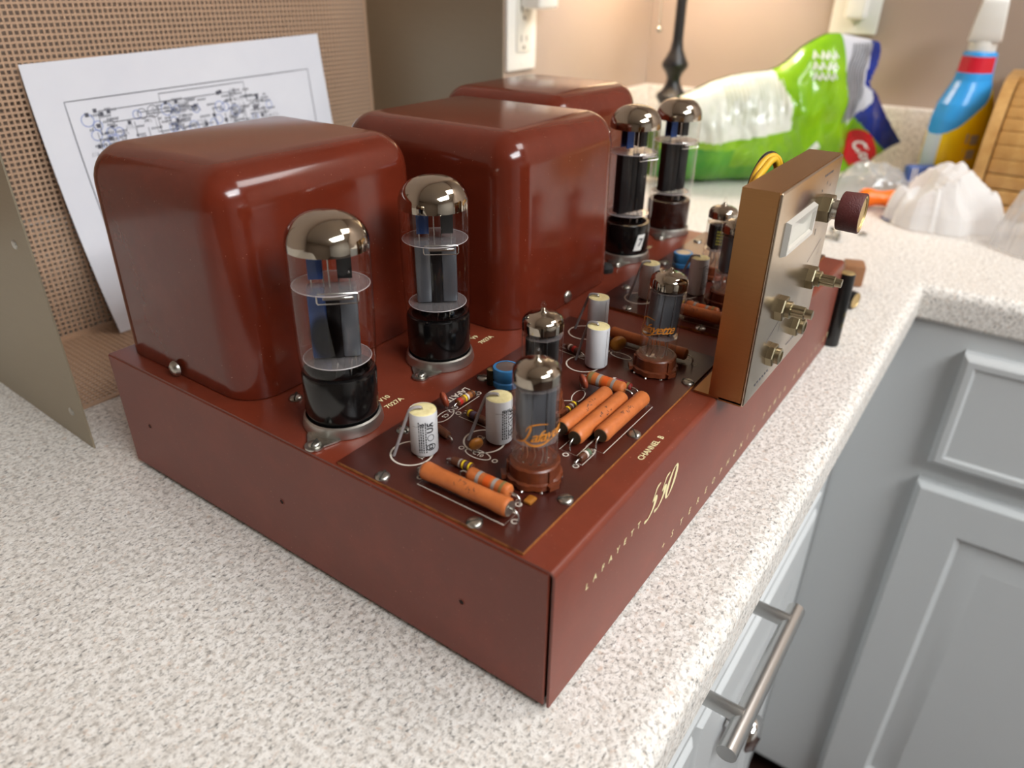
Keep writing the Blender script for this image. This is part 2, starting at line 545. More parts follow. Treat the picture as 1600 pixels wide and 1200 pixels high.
YCF = -0.0045          # face-frame plane of the front run
cabA = thing('base_cabinet', 'grey painted base cabinet under the amplifier with a bar-handled drawer', 'cabinet', (0.0, 0.0, ZF))
h = -ZF
def la(x, y, z): return (x, y, z + h)
MB().box(-0.7, YCF, 0.10, 0.655, YW - .01, h - CT - .0005).build('cabinet_body', CAB, cabA, 0)
MB().box(-0.7, YCF + .07, 0.0, 0.655, YW - .02, 0.10).build('toe_kick', RUBBER, cabA, 0)
fnA = lambda u, z, o: (u, YCF - o, z + h)
mb = MB(); raised_panel(mb, -0.14, 0.495, -0.186, -0.052, fnA)
dr = mb.build('drawer', CAB, cabA, 30)
hd = MB()
hd.cyl(la(0.114, -0.0545, -0.118), la(0.250, -0.0545, -0.118), 0.0062, 20)
for x in (0.142, 0.234):
    hd.cyl(la(x, YCF - .0175, -0.116), la(x, -0.054, -0.116), 0.0052, 16)
hd.build('bar_handle', NICKEL, dr, 40)
mb = MB(); raised_panel(mb, 0.182, 0.495, -0.76, -0.200, fnA, inset=True)
d1 = mb.build('door', CAB, cabA, 30)
kM = Matrix.Translation(la(0.272, YCF - .0178, -0.290)) @ Matrix.Rotation(PI / 2, 4, 'X')
MB().lathe([(0.0001, 0), (.006, 0), (.005, .012), (.0085, .015), (.0155, .018), (.0165, .023), (.012, .028), (.0001, .030)], 24, 0, kM).build('knob', CHROME, d1, 60)
mb = MB(); raised_panel(mb, -0.14, 0.176, -0.76, -0.200, fnA, inset=True)
mb.build('door', CAB, cabA, 30)

cabB = thing('base_cabinet', 'grey painted base cabinet in the return run with a drawer above a raised-panel door', 'cabinet', (0.0, 0.0, ZF))
XCF = 0.657
MB().box(XCF, YR0, 0.10, XW - .01, YCF - .0005, h - CT - .0005).build('cabinet_body', CAB, cabB, 0)
MB().box(XCF + .07, YR0, 0.0, XW - .02, YCF - .0005, 0.10).build('toe_kick', RUBBER, cabB, 0)
fnB = lambda u, z, o: (XCF - o, -u, z + h)
mb = MB(); raised_panel(mb, 0.099, 0.50, -0.196, -0.060, fnB)
mb.build('drawer', CAB, cabB, 30)
mb = MB(); raised_panel(mb, 0.096, 0.50, -0.76, -0.222, fnB, inset=True)
mb.build('door', CAB, cabB, 30)

# ------------------------------------------------------------------ amplifier
amp = thing('amplifier', 'red-brown steel stereo tube amplifier with domed transformer covers and open circuit boards', 'amplifier')

# chassis: folded U sheet (front, top, back)
pr = []
rr = 0.003
def arc(cy, cz, a0, a1, r_, n_=5): return [(cy + r_ * math.cos(a0 + (a1 - a0) * k / n_), cz + r_ * math.sin(a0 + (a1 - a0) * k / n_)) for k in range(n_ + 1)]
outer = [(0.0, ZB)] + arc(rr, ZT - rr, PI, PI / 2, rr) + arc(D - rr, ZT - rr, PI / 2, 0, rr) + [(D, ZB)]
th = 0.0012
inner = [(th, ZB)] + arc(rr, ZT - rr, PI, PI / 2, rr - th) + arc(D - rr, ZT - rr, PI / 2, 0, rr - th) + [(D - th, ZB)]
mb = MB(); m = len(outer)
v = [(x, y, z) for x in (0.0007, W - .0007) for y, z in outer] + [(x, y, z) for x in (0.0007, W - .0007) for y, z in inner]
f = [(k, k + 1, m + k + 1, m + k) for k in range(m - 1)] + [(2 * m + k, 3 * m + k, 3 * m + k + 1, 2 * m + k + 1) for k in range(m - 1)]
f += [(k, 2 * m + k, 2 * m + k + 1, k + 1) for k in range(m - 1)] + [(m + k, m + k + 1, 3 * m + k + 1, 3 * m + k) for k in range(m - 1)]
f += [(0, m, 3 * m, 2 * m), (m - 1, 3 * m - 1, 4 * m - 1, 2 * m - 1)]
mb.add(v, f)
chassis = mb.build('chassis', CHAS, amp, 40)
# end panels, slightly inset so the folded lip and the corner seam show
for nm, xa, xb in (('l', 0.0002, 0.0018), ('r', W - 0.0018, W - 0.0002)):
    mb = MB().bbox(xa, 0.0026, ZB + .0004, xb, D - 0.0001, ZT - 0.0014, 0.0004, 1)
    ep = mb.build('end_panel', CHAS, amp, 0)
    if nm == 'l':
        for y, z in ((0.2831, 0.0385), (0.1639, 0.0375), (0.0458, 0.038)):
            q = MB()
            Mq = Matrix.Translation((xa, y, z)) @ Matrix.Rotation(-PI / 2, 4, 'Y')
            q.lathe([(0.0001, 0.00012), (0.0012, 0.00012)], 12, 1, Mq)
            q.lathe([(0.0012, 0.0001), (0.0015, 0.0003), (0.0020, 0.0001)], 12, 0, Mq)
            q.build('screw_hole', [CHAS, DARK], ep, 40)
MB().box(0.004, 0.004, ZB - .0012, W - .004, D - .004, ZB + .0006).build('bottom_plate', PLATE_DK, amp, 0)
for x in (0.02, W - .02):
    for y in (0.02, D - .02):
        MB().lathe([(0.0001, 0), (.008, 0), (.009, .0018), (.0001, .0018)], 16, 0, None, (x, y, 0)).build('foot', RUBBER, amp, 40)

# lettering on the front panel and top plate
front = lambda x0, z0: (lambda a, b: (x0 + a, -0.00015, z0 + b))
mb = MB()
for k, ch in enumerate('LAFAYETT'):
    put_text(mb, ch, 0.0046, front(0.0268 + k * 0.00682, 0.0522), align='CENTER', shear=0.15, bold=0.03)
s5 = [(0.62, 0.97), (0.40, 0.93), (0.36, 0.80), (0.30, 0.56), (0.44, 0.60), (0.56, 0.50), (0.58, 0.34), (0.48, 0.15), (0.30, 0.03), (0.12, 0.03), (0.10, 0.10)]
w5 = [0.05, 0.13, 0.09, 0.06, 0.15, 0.22, 0.21, 0.14, 0.08, 0.10, 0.17]
def stroke(mb, pts, ws, fn, n_=5, mi=0, closed=False):
    P = bez([(a, b, 0) for a, b in pts], n_); Ws = [q.x for q in bez([(w_, 0, 0) for w_ in ws], n_)]
    mb.ribbon([(q.x, q.y) for q in P], Ws, fn, mi, closed)
def dig(x0, z0, hgt, sh):
    return lambda a, b: (x0 + (a * 0.92 + b * sh) * hgt, -0.00016, z0 + b * hgt)
for x0 in (0.0800, 0.0905):
    stroke(mb, s5, w5, dig(x0, 0.0488, 0.0160, 0.42))
z0p = [(0.36 + 0.26 * math.cos(2 * PI * k / 28), 0.5 + 0.49 * math.sin(2 * PI * k / 28)) for k in range(28)]
z0w = [0.05 + 0.18 * abs(math.cos(2 * PI * k / 28)) ** 1.4 for k in range(28)]
mb.ribbon(z0p, z0w, dig(0.1012, 0.0488, 0.0160, 0.42), 0, True)
mb.build('front_lettering', INK, chassis, 0)
mb = MB()
for k, ch in enumerate('STEREOPHONIC POWER AMPLIFIER'):
    if ch == ' ': continue
    put_text(mb, ch, 0.0058, front(0.1219 + k * 0.01165 * (1.0 if k < 12 else 0.985), 0.0142), align='CENTER', shear=0.2, bold=0.012)
star = [(0.0024 * (1.0 if k % 2 == 0 else 0.22) * math.sin(PI * k / 4), 0.0024 * (1.0 if k % 2 == 0 else 0.22) * math.cos(PI * k / 4)) for k in range(8)]
stb = MB(); stb.add([front(0.1112, 0.0140)(a, b) for a, b in star], [tuple(range(8))]); stb.build('star_emblem', INK, chassis, 0)
mb.build('front_lettering', INK, chassis, 0)
top = lambda x0, y0, rot=0.0, z=ZT + 0.0002: (lambda a, b: (x0 + a * math.cos(rot) - b * math.sin(rot), y0 + a * math.sin(rot) + b * math.cos(rot), z))
for parts_ in ((('CHANNEL  B', 0.0042, 0.0865, 0.0082),), (('V10', 0.0046, 0.0535, 0.1425), ('7027A', 0.0046, 0.0510, 0.1352)),
               (('V9', 0.0046, 0.1420, 0.1500), ('7027A', 0.0046, 0.1400, 0.1425)), (('V8', 0.0046, 0.3620, 0.1470), ('7027A', 0.0046, 0.3590, 0.1400)),
               (('V7', 0.0046, 0.2820, 0.1480), ('7027A', 0.0046, 0.2790, 0.1410))):
    mb = MB()
    for (s_, sz_, x0, y0) in parts_: put_text(mb, s_, sz_, top(x0, y0), bold=0.02)
    mb.build('top_lettering', INK, chassis, 0)


# screws
def screw(parent, x, y, z, r_=0.0033, h_=0.0014, slot=0.0, phillips=False, name='screw'):
    mb = MB()
    mb.lathe([(r_, 0), (r_ * .98, h_ * .45), (r_ * .8, h_ * .85), (r_ * .45, h_), (0.0001, h_)], 18, 0, None, (x, y, z))
    if not phillips:
        M = Matrix.Translation((x, y, z)) @ Matrix.Rotation(slot, 4, 'Z')
        mb.box(-r_ * .98, -r_ * .11, h_ * .35, r_ * .98, r_ * .11, h_ * 1.03, 1, M)
    return mb.build(name, [STEEL, DARK_SLOT], parent, 40)


DARK_SLOT = pm('screw_slot', rgb(70, 70, 64), 0.6, 0.6)


# transformer covers
def cover(x0, x1, y0, y1, ztop, r_=0.020, taper=0.0015, screws=()):
    bm = bmesh.new(); bmesh.ops.create_cube(bm, size=1.0)
    for v in bm.verts:
        v.co = Vector(((x0 + x1) / 2 + v.co.x * (x1 - x0), (y0 + y1) / 2 + v.co.y * (y1 - y0), ZT + .0006 + (v.co.z + .5) * (ztop - ZT - .0006)))
    ed = [e for e in bm.edges if not all(abs(v.co.z - ZT - .0006) < 1e-6 for v in e.verts)]
    bmesh.ops.bevel(bm, geom=ed, offset=r_, segments=8, affect='EDGES', profile=0.5)
    bot = [f for f in bm.faces if all(abs(v.co.z - ZT - .0006) < 1e-5 for v in f.verts)]
    bmesh.ops.delete(bm, geom=bot, context='FACES')
    cx, cy = (x0 + x1) / 2, (y0 + y1) / 2
    for v in bm.verts:
        k = (v.co.z - ZT) / (ztop - ZT)
        v.co.x = cx + (v.co.x - cx) * (1 - k * taper / (x1 - x0) * 2)
        v.co.y = cy + (v.co.y - cy) * (1 - k * taper / (y1 - y0) * 2)
    o = MB().bm(bm).build('transformer_cover', COVER, amp, 30)
    for (sx, sy, sz, ax) in screws:
        mb = MB(); M = Matrix.Translation((sx, sy, sz)) @ (Matrix.Rotation(-PI / 2, 4, 'Y') if ax == 'x' else Matrix.Rotation(PI / 2, 4, 'X'))
        mb.lathe([(0.0045, 0), (.0043, .0012), (.003, .0026), (0.0001, .003)], 14, 0, M)
        mb.build('screw', STEEL, o, 40)
    return o


cover(0.0095, 0.1490, 0.1900, 0.3105, 0.1975, screws=((0.0078, 0.2515, ZT + .005, 'x'),))
cover(0.1600, 0.2910, 0.1325, 0.2780, 0.1975, screws=((0.2248, 0.1333, ZT + .005, 'y'),))
cover(0.2985, 0.4325, 0.1880, 0.3105, 0.1985)
# loose mounting screw heads on the top plate by the covers
for x, y in ((0.0300, 0.1800), (0.1365, 0.1870)):
    o = screw(amp, x, y, ZT, 0.0036, 0.0022, 0.7)
mb = MB(); mb.lathe([(0.0001, 0), (.0062, 0), (.0062, .0035), (.004, .006), (0.0001, .0066)], 18, 0, None, (0.2960, 0.1420, ZT))
mb.build('rubber_grommet', RUBBER, amp, 40)

# circuit boards
PT = ZT + 0.0016
BX = 0.2325       # the second board is the first one moved along the chassis
SC = [(0.0056, 0.0934), (0.0049, 0.0414), (0.0393, 0.0194), (0.1021, 0.0191), (0.1664, 0.0190), (0.0388, 0.1118), (0.1037, 0.1124), (0.1690, 0.1118)]
RINGS = [(0.0268, 0.0953, 0.0098), (0.0545, 0.0742, 0.0098), (0.1515, 0.0765, 0.0098), (0.1885, 0.0975, 0.0098)]


def outline(mb, pts, fn, w=0.0005, closed=True): mb.ribbon(pts, w, fn, 0, closed)


def circle(x, y, r_, n_=28, ry=None): return [(x + r_ * math.cos(2 * PI * k / n_), y + (ry or r_) * math.sin(2 * PI * k / n_)) for k in range(n_)]


def board(dx, full=True):
    x0, x1, y0, y1 = 0.0020 + dx, 0.2050 + dx, 0.0156, 0.1182
    if dx: x1 = W - 0.001
    mb = MB(); mb.box(x0, y0, ZT + .0001, x1, y1, PT)
    mb.mi = [1, 0, 1, 1, 1, 1]
    o = mb.build('circuit_board', [PCBM, PCBE], amp, 0)
    for (x, y) in SC: screw(o, x + dx, y, PT, 0.0034, 0.0015, random.uniform(0, 3))
    q = MB(); P = lambda a, b: (a + dx, b, PT + 0.00012)
    for (x, y, r_) in RINGS:
        outline(q, circle(x, y, r_, 40), P, 0.0009)
    # component outlines
    for (xa, ya, xb, yb, w_) in ((0.0150, 0.0775, 0.0150, 0.0310, .0088), (0.0250, 0.0620, 0.0250, 0.0360, .0076), (0.0790, 0.0280, 0.1310, 0.0280, .0094),
                                 (0.0700, 0.0370, 0.1240, 0.0370, .0094), (0.0690, 0.1044, 0.0870, 0.1044, .0044), (0.0670, 0.0980, 0.0665, 0.0790, .0044),
                                 (0.0650, 0.0285, 0.0760, 0.0285, .0040), (0.1890, 0.0860, 0.1890, 0.0270, .0080), (0.1605, 0.0990, 0.1585, 0.0790, .004)):
        ux, uy = xb - xa, yb - ya; L_ = math.hypot(ux, uy); ux /= L_; uy /= L_; nx, ny = -uy * w_ / 2, ux * w_ / 2
        outline(q, [(xa + nx, ya + ny), (xb + nx, yb + ny), (xb - nx, yb - ny), (xa - nx, ya - ny)], P, 0.00045)
        for (cx, cy, s_) in ((xa, ya, -1), (xb, yb, 1)):
            outline(q, circle(cx + ux * s_ * .0022, cy + uy * s_ * .0022, .0013, 12), P, 0.0006)
    for (x, y, a) in ((0.0440, 0.0700, 1.6), (0.0610, 0.1040, 0.1), (0.1735, 0.0640, 1.5), (0.1180, 0.0600, 0.2)):
        c_, s_ = math.cos(a), math.sin(a)
        e = [(x + 0.0068 * math.cos(t_) * c_ - 0.0030 * math.sin(t_) * s_, y + 0.0068 * math.cos(t_) * s_ + 0.0030 * math.sin(t_) * c_) for t_ in [2 * PI * k / 24 for k in range(24)]]
        outline(q, e, P, 0.0006)
        for s2 in (-1, 1): outline(q, circle(x + c_ * .0095 * s2, y + s_ * .0095 * s2, .0012, 10), P, 0.0006)
    rt = lambda x, y, r_: (lambda a, b: P(x + a * math.cos(r_) - b * math.sin(r_), y + a * math.sin(r_) + b * math.cos(r_)))
    put_text(q, 'LAFATE', 0.0052, rt(0.0900, 0.1125, PI), bold=0.03)
    for (s_, x, y, r_) in (('C10', 0.0440, 0.0700, -PI / 2), ('C5', 0.0612, 0.1040, PI), ('C8', 0.0560, 0.0775, -PI / 2), ('C2', 0.0270, 0.0900, -PI / 2), ('6CL6', 0.0545, 0.0545, PI),
                           ('VMED', 0.0990, 0.0615, PI), ('C', 0.1520, 0.0700, -PI / 2)):
        put_text(q, s_, 0.0034, rt(x, y, r_), align='CENTER', bold=0.02)
    for pts in ([(0.098, 0.077), (0.1065, 0.0715), (0.1085, 0.0680), (0.1045, 0.0660), (0.0975, 0.0668)], [(0.1045, 0.0660), (0.1095, 0.0635), (0.1120, 0.0600)], [(0.1060, 0.0720), (0.1035, 0.0665)]):
        outline(q, [(a - .0, b) for a, b in pts], P, 0.0006, False)
    q.build('printed_marking', SILK, o, 0)
    return o


pcb1 = board(0.0)
pcb2 = board(BX)


# resistors: body with leads and colour bands
def resistor(xa, ya, xb, yb, r_, mat, bands=(), lift=0.0006, lead=0.0042, bulge=0.0, dx=0.0, ends=None, ink=False, lead_r=0.0004):
    A = Vector((xa + dx, ya, PT + r_ + lift)); B = Vector((xb + dx, yb, PT + r_ + lift)); d = B - A; L_ = d.length; u = d.normalized()
    M = Matrix.Translation(A) @ d.to_track_quat('Z', 'Y').to_matrix().to_4x4()
    b_ = bulge
    R = lambda t_: r_ * (1 - b_ + b_ * max(0.0, 1 - min(t_, L_ - t_) / (r_ * 1.9)) ** .5 if b_ else 1.0)
    pf = [(0.0001, 0.0), (r_ * .55, 0.0), (r_ * .84, r_ * .10), (r_ * .97, r_ * .32)]
    ns = 12
    pf += [(R(r_ * .5 + (L_ - r_) * k / ns) , r_ * .5 + (L_ - r_) * k / ns) for k in range(ns + 1)]
    pf += [(r_ * .97, L_ - r_ * .32), (r_ * .84, L_ - r_ * .10), (r_ * .55, L_), (0.0001, L_)]
    mb = MB(); mb.lathe(pf, 20, 0, M)
    o = mb.build('resistor', mat, amp, 40)
    for (t_, w_, c_) in bands:
        q = MB(); z0, z1 = L_ * t_ - w_ / 2, L_ * t_ + w_ / 2
        q.lathe([(R(z0) * .99, z0), (R(z0) + .00009, z0), (R(z1) + .00009, z1), (R(z1) * .99, z1)], 20, 0, M)
        q.build('color_band', BAND[c_], o, 40)
    if ends:
        for s_ in (0, 1):
            q = MB(); z = -0.0001 if s_ == 0 else L_ + 0.0001
            q.lathe([(0.0001, z), (r_ * .8, z), (r_ * .80, z + (0.0004 if s_ == 0 else -0.0004))], 16, 0, M); q.build('end_cap', ends, o, 40)
    for s_, P0, dd in ((0, A, -u), (1, B, u)):
        q = MB()
        p1 = P0 + dd * lead * .55; p2 = P0 + dd * lead; 
        pts = bez([P0 - dd * .0004, p1, (p2.x, p2.y, P0.z - r_ * .55), (p2.x - dd.x * .0006, p2.y - dd.y * .0006, PT - .0006)], 4)
        q.tube(pts, lead_r, 6); q.build('lead', WIRE, o, 60)
    if ink:
        q = MB(); rs = random.Random(int(xa * 1e5)); M3 = M.to_3x3(); vd = Vector((-.45, -.5, .74))
        ink = max((k2 * .05 for k2 in range(126)), key=lambda a2: (M3 @ Vector((math.cos(a2), math.sin(a2), 0))).dot(vd))
        for k in range(7):
            z = L_ * (.42 + .035 * k) + rs.uniform(-.0006, .0006); a = ink + rs.uniform(-.4, .4)
            pts = [(rs.uniform(-.0010, .0010), rs.uniform(-.0011, .0011)) for _ in range(4)]
            q.ribbon(pts, 0.00028, lambda p_, s2: M @ Vector((R(z) * 1.012 * math.cos(a + s2 / r_), R(z) * 1.012 * math.sin(a + s2 / r_), z + p_)))
        q.build('printed_value', CAPINK, o, 0)
    return o


def fill_board(dx, sub=False):
    resistor(0.0150, 0.0772, 0.0152, 0.0312, 0.0043, RES_O, (), 0.0012, 0.0042, 0.12, dx, STEEL, ink=2.2)
    resistor(0.0252, 0.0603, 0.0249, 0.0380, 0.0034, RES_O, ((.28, .0016, 'grey'), (.50, .0032, 'orange'), (.66, .0016, 'grey'), (.84, .0014, 'gold')), 0.0012, 0.005, 0.10, dx, lead_r=.0005)
    resistor(0.0308, 0.0745, 0.0314, 0.0628, 0.0020, RES_B, ((.42, .0008, 'grey'), (.58, .0009, 'yellow'), (.72, .0008, 'violet'), (.86, .0009, 'yellow')), 0.0006, 0.003, 0.0, dx)
    resistor(0.0715, 0.1044, 0.0845, 0.1044, 0.0019, RES_T, ((.12, .0022, 'red'), (.42, .0012, 'yellow'), (.56, .0012, 'white'), (.86, .0016, 'brown')), 0.0006, 0.003, 0.0, dx)
    resistor(0.0676, 0.0945, 0.0660, 0.0815, 0.0019, RES_B, ((.14, .0012, 'yellow'), (.36, .0022, 'violet')), 0.0006, 0.003, 0.0, dx)
    resistor(0.0479, 0.0985, 0.0452, 0.0885, 0.0019, RES_B, (), 0.0006, 0.003, 0.0, dx)
    resistor(0.0655, 0.0285, 0.0742, 0.0278, 0.0018, RES_B, ((.55, .0012, 'white'), (.75, .0020, 'green')), 0.0006, 0.003, 0.0, dx)
    resistor(0.1275, 0.0600, 0.1268, 0.0380, 0.0036, RES_O, ((.12, .0020, 'gold'), (.34, .0018, 'grey'), (.52, .0034, 'orange'), (.72, .0016, 'grey')), 0.0040, 0.005, 0.06, dx, lead_r=.0005)
    resistor(0.1390, 0.0520, 0.1385, 0.0395, 0.0021, RES_R, ((.15, .0014, 'white'), (.45, .0020, 'magenta'), (.85, .0014, 'gold')), 0.0008, 0.004, 0.0, dx)
    resistor(0.1905, 0.0800, 0.1888, 0.0300, 0.0036, RES_O, (), 0.0012, 0.0042, 0.08, dx)
    if not sub:
        resistor(0.0786, 0.0462, 0.1222, 0.0455, 0.0042, RES_O, (), 0.0012, 0.004, 0.04, dx, RES_END, ink=0.4)
        resistor(0.0752, 0.0370, 0.1222, 0.0367, 0.0042, RES_O, (), 0.0012, 0.004, 0.04, dx, RES_END, ink=0.4)
        resistor(0.0840, 0.0281, 0.1290, 0.0279, 0.0042, RES_O, (), 0.0012, 0.004, 0.04, dx, RES_END, ink=0.4)
        resistor(0.1620, 0.0945, 0.1588, 0.0830, 0.0019, RES_B, ((.3, .0012, 'white'), (.6, .002, 'red')), 0.0006, 0.003, 0.0, dx)
        resistor(0.0965, 0.0556, 0.1075, 0.0560, 0.0017, RES_B, ((.3, .0011, 'yellow'), (.6, .0011, 'grey'), (.85, .0011, 'yellow')), 0.0004, 0.003, 0.0, dx)


fill_board(0.0)
fill_board(BX, True)


# film capacitors standing on end, sleeved lead bent down to the board
def film_cap(x, y, zt, wx, wy, dx=0.0, r_=0.0064, marks=None, yaw=0.0):
    x += dx; wx += dx
    z0 = PT + 0.0008
    mb = MB(); mb.lathe([(0.0001, 0), (r_ * .9, 0), (r_, .0008), (r_, zt - z0 - .0006), (r_ * .985, zt - z0)], 28, 0, None, (x, y, z0))
    o = mb.build('film_capacitor', CAPW, amp, 40)
    q = MB(); q.lathe([(r_ * .985, zt - .0004), (r_ * .95, zt - .0001), (r_ * .6, zt + .0001), (0.0001, zt)], 28, 0, None, (x, y, 0)); q.build('end_cap', CAPE, o, 60)
    q = MB(); dv = Vector((wx - x, wy - y, 0)); u = dv.normalized()
    pts = bez([(x, y, zt - .0005), (x + u.x * .001, y + u.y * .001, zt + .0012), (x + u.x * r_ * .8, y + u.y * r_ * .8, zt + .0010), (x + u.x * r_ * 1.15, y + u.y * r_ * 1.15, zt - .0030), (wx, wy, PT - .0004)], 6)
    q.tube(pts[5:], 0.0008, 8); q.build('sleeved_lead', SLEEVE, o, 60)
    q = MB(); q.tube(pts[:7], 0.00045, 6); q.build('lead', WIRE, o, 60)
    if marks is not None:
        q = MB()
        cw = lambda a0, zc: (lambda a, b: (x + (r_ + .0001) * math.cos(a0 + b / r_), y + (r_ + .0001) * math.sin(a0 + b / r_), zc + a))   # text runs up the can
        cu = lambda a0, zc: (lambda a, b: (x + (r_ + .0001) * math.cos(a0 + a / r_), y + (r_ + .0001) * math.sin(a0 + a / r_), zc + b))
        a0 = marks; zm = (z0 + zt) / 2
        s_ = -1
        put_text(q, 'RU', 0.0042, lambda a, b: cw(a0 + .42, zm + .0045)(-a, -b), align='CENTER', bold=0.04)
        outline(q, circle(0, 0, .0016, 18), cu(a0 + .42, zm - .0008), 0.0003)
        outline(q, circle(0, 0, .0022, 18, .0016), cu(a0 + .42, zm - .0058), 0.0004)
        put_text(q, 'CE', 0.0026, lambda a, b: cw(a0 + .42, zm - .0058)(-a, -b), align='CENTER', bold=0.03)
        rs = random.Random(int(x * 1e4))
        for k, off in enumerate((-.42, -.27, -.12, .06)):
            zz = zm - .0085
            while zz < zm + .0070:
                l_ = rs.uniform(.0005, .0013)
                q.ribbon([(0, zz), (0, zz + l_)], 0.0005, lambda a, b: (x + (r_ + .0001) * math.cos(a0 + off + a / r_), y + (r_ + .0001) * math.sin(a0 + off + a / r_), b))
                zz += l_ + .0004
        for k in range(24):
            pass
        q.ribbon([(t_ * .0009 - .006, 0) for t_ in range(14)], 0.00012, cu(a0, zt - .0058))
        for k in range(5): q.ribbon([(k * .0008 - .002, -.0005), (k * .0008 - .002, .0007)], .0004, cu(a0, zt - .0047))
        q.build('printed_text', CAPINK, o, 0)
    else:
        q = MB(); a0 = yaw
        q.ribbon([(0, z0 + .001), (0, zt - .001)], 0.0003, lambda a, b: (x + (r_ + .00008) * math.cos(a0 + a / r_), y + (r_ + .00008) * math.sin(a0 + a / r_), b)); q.build('seam', SLEEVE, o, 0)
    return o


VA = math.atan2(-0.19, -0.20)      # direction from the board towards the viewer
film_cap(0.0316, 0.0915, 0.1036, 0.0203, 0.1008, marks=VA + .05)
film_cap(0.0598, 0.0693, 0.1048, 0.0510, 0.0812, marks=VA + .55)
film_cap(0.1541, 0.0699, 0.1056, 0.1534, 0.0830, yaw=VA + .6)
film_cap(0.1927, 0.0913, 0.1048, 0.1900, 0.1054, yaw=VA + .5)
film_cap(0.0316, 0.0915, 0.1060, 0.0203, 0.1008, dx=BX, yaw=VA)
film_cap(0.0583, 0.0672, 0.1075, 0.0510, 0.0812, dx=BX, marks=VA + .5)


# disc capacitors
def disc_cap(x, y, r_, yaw, mat, zc=None, th_=0.0014, tilt=0.25):
    zc = zc or PT + r_ + .0015
    M = Matrix.Translation((x, y, zc)) @ Matrix.Rotation(yaw, 4, 'Z') @ Matrix.Rotation(PI / 2 - tilt, 4, 'X')
    mb = MB(); mb.lathe([(0.0001, -th_), (r_ * .7, -th_), (r_ * .95, -th_ * .5), (r_, 0), (r_ * .95, th_ * .5), (r_ * .7, th_), (0.0001, th_)], 22, 0, M)
    o = mb.build('disc_capacitor', mat, amp, 60)
    for s_ in (-1, 1):
        p0 = M @ Vector((s_ * r_ * .45, -r_ * .8, 0)); q = MB(); q.tube([p0, (p0.x + s_ * .0004, p0.y, PT - .0004)], 0.00035, 6); q.build('lead', WIRE, o, 60)
    return o


for dx in (0.0, BX):
    disc_cap(0.0446 + dx, 0.0715, 0.0035, 2.6, DISC)
    disc_cap(0.0662 + dx, 0.1085, 0.0042, 1.0, DISC_R)
disc_cap(0.1745, 0.0672, 0.0052, 2.4, DISC, th_=.0018)
disc_cap(0.1245, 0.0610, 0.0042, 0.9, DISC_R)
# a small flat ceramic chip lying beside the front valve socket
MB().bbox(0.0268, 0.0290, PT, 0.0322, 0.0330, PT + .0016, .0007, 2, 0).build('mica_capacitor', DISC, amp, 40)

# electrolytics
for dx in (0.0, BX):
    x, y = 0.1060 + dx, 0.0985
    mb = MB(); mb.lathe([(0.0001, 0), (.0072, 0), (.0074, .0006), (.0074, .0030), (.0068, .0037), (.0074, .0046), (.0074, .0098), (.0070, .0108), (.0056, .0110)], 28, 0, None, (x, y, PT))
    o = mb.build('electrolytic_capacitor', BLUE, amp, 40)
    q = MB(); q.lathe([(.0056, .0109), (0.0001, .0107)], 24, 0, None, (x, y, PT)); q.build('can_top', SOCKM, o, 60)
x, y = 0.1015, 0.1050
mb = MB(); mb.lathe([(0.0001, 0), (.0025, 0), (.0027, .0005), (.0027, .0084), (.0024, .0092)], 18, 0, None, (x, y, PT)); o = mb.build('electrolytic_capacitor', pm('black_gold_sleeve', rgb(46, 36, 16), 0.25, 0.5), amp, 40)
q = MB(); q.lathe([(.0024, .0091), (.0018, .0094), (0.0001, .0094)], 18, 0, None, (x, y, PT)); q.build('can_top', GOLDM, o, 60)


# valve sockets (part of the amplifier)
def octal_socket(x, y, a):
    mb = MB(); mb.lathe([(.0198, 0), (.0200, .0006), (.0190, .0052), (.0180, .0058), (.0172, .0050), (.0172, .0006)], 32, 0, None, (x, y, ZT + .0002))
    o = mb.build('tube_socket', SOCKM, amp, 40)
    for s_ in (0, PI):
        M = Matrix.Translation((x, y, ZT + .0003)) @ Matrix.Rotation(a + s_, 4, 'Z')
        q = MB()
        ear = [(0.0165, -0.0095), (0.0195, -0.0085), (0.0255, -0.0045)] + [(0.0262 + .0048 * math.cos(t_), .0048 * math.sin(t_)) for t_ in [-PI / 2.2 + k * PI / 1.1 / 8 for k in range(9)]] + [(0.0255, 0.0045), (0.0195, 0.0085), (0.0165, 0.0095)]
        q.prism(ear, 0, .0009, 0, M); q.build('mounting_ear', STEEL, o, 30)
        p = M @ Vector((0.0262, 0, 0.0009)); screw(o, p.x, p.y, p.z, 0.0030, 0.0018, 0.4)
    return o


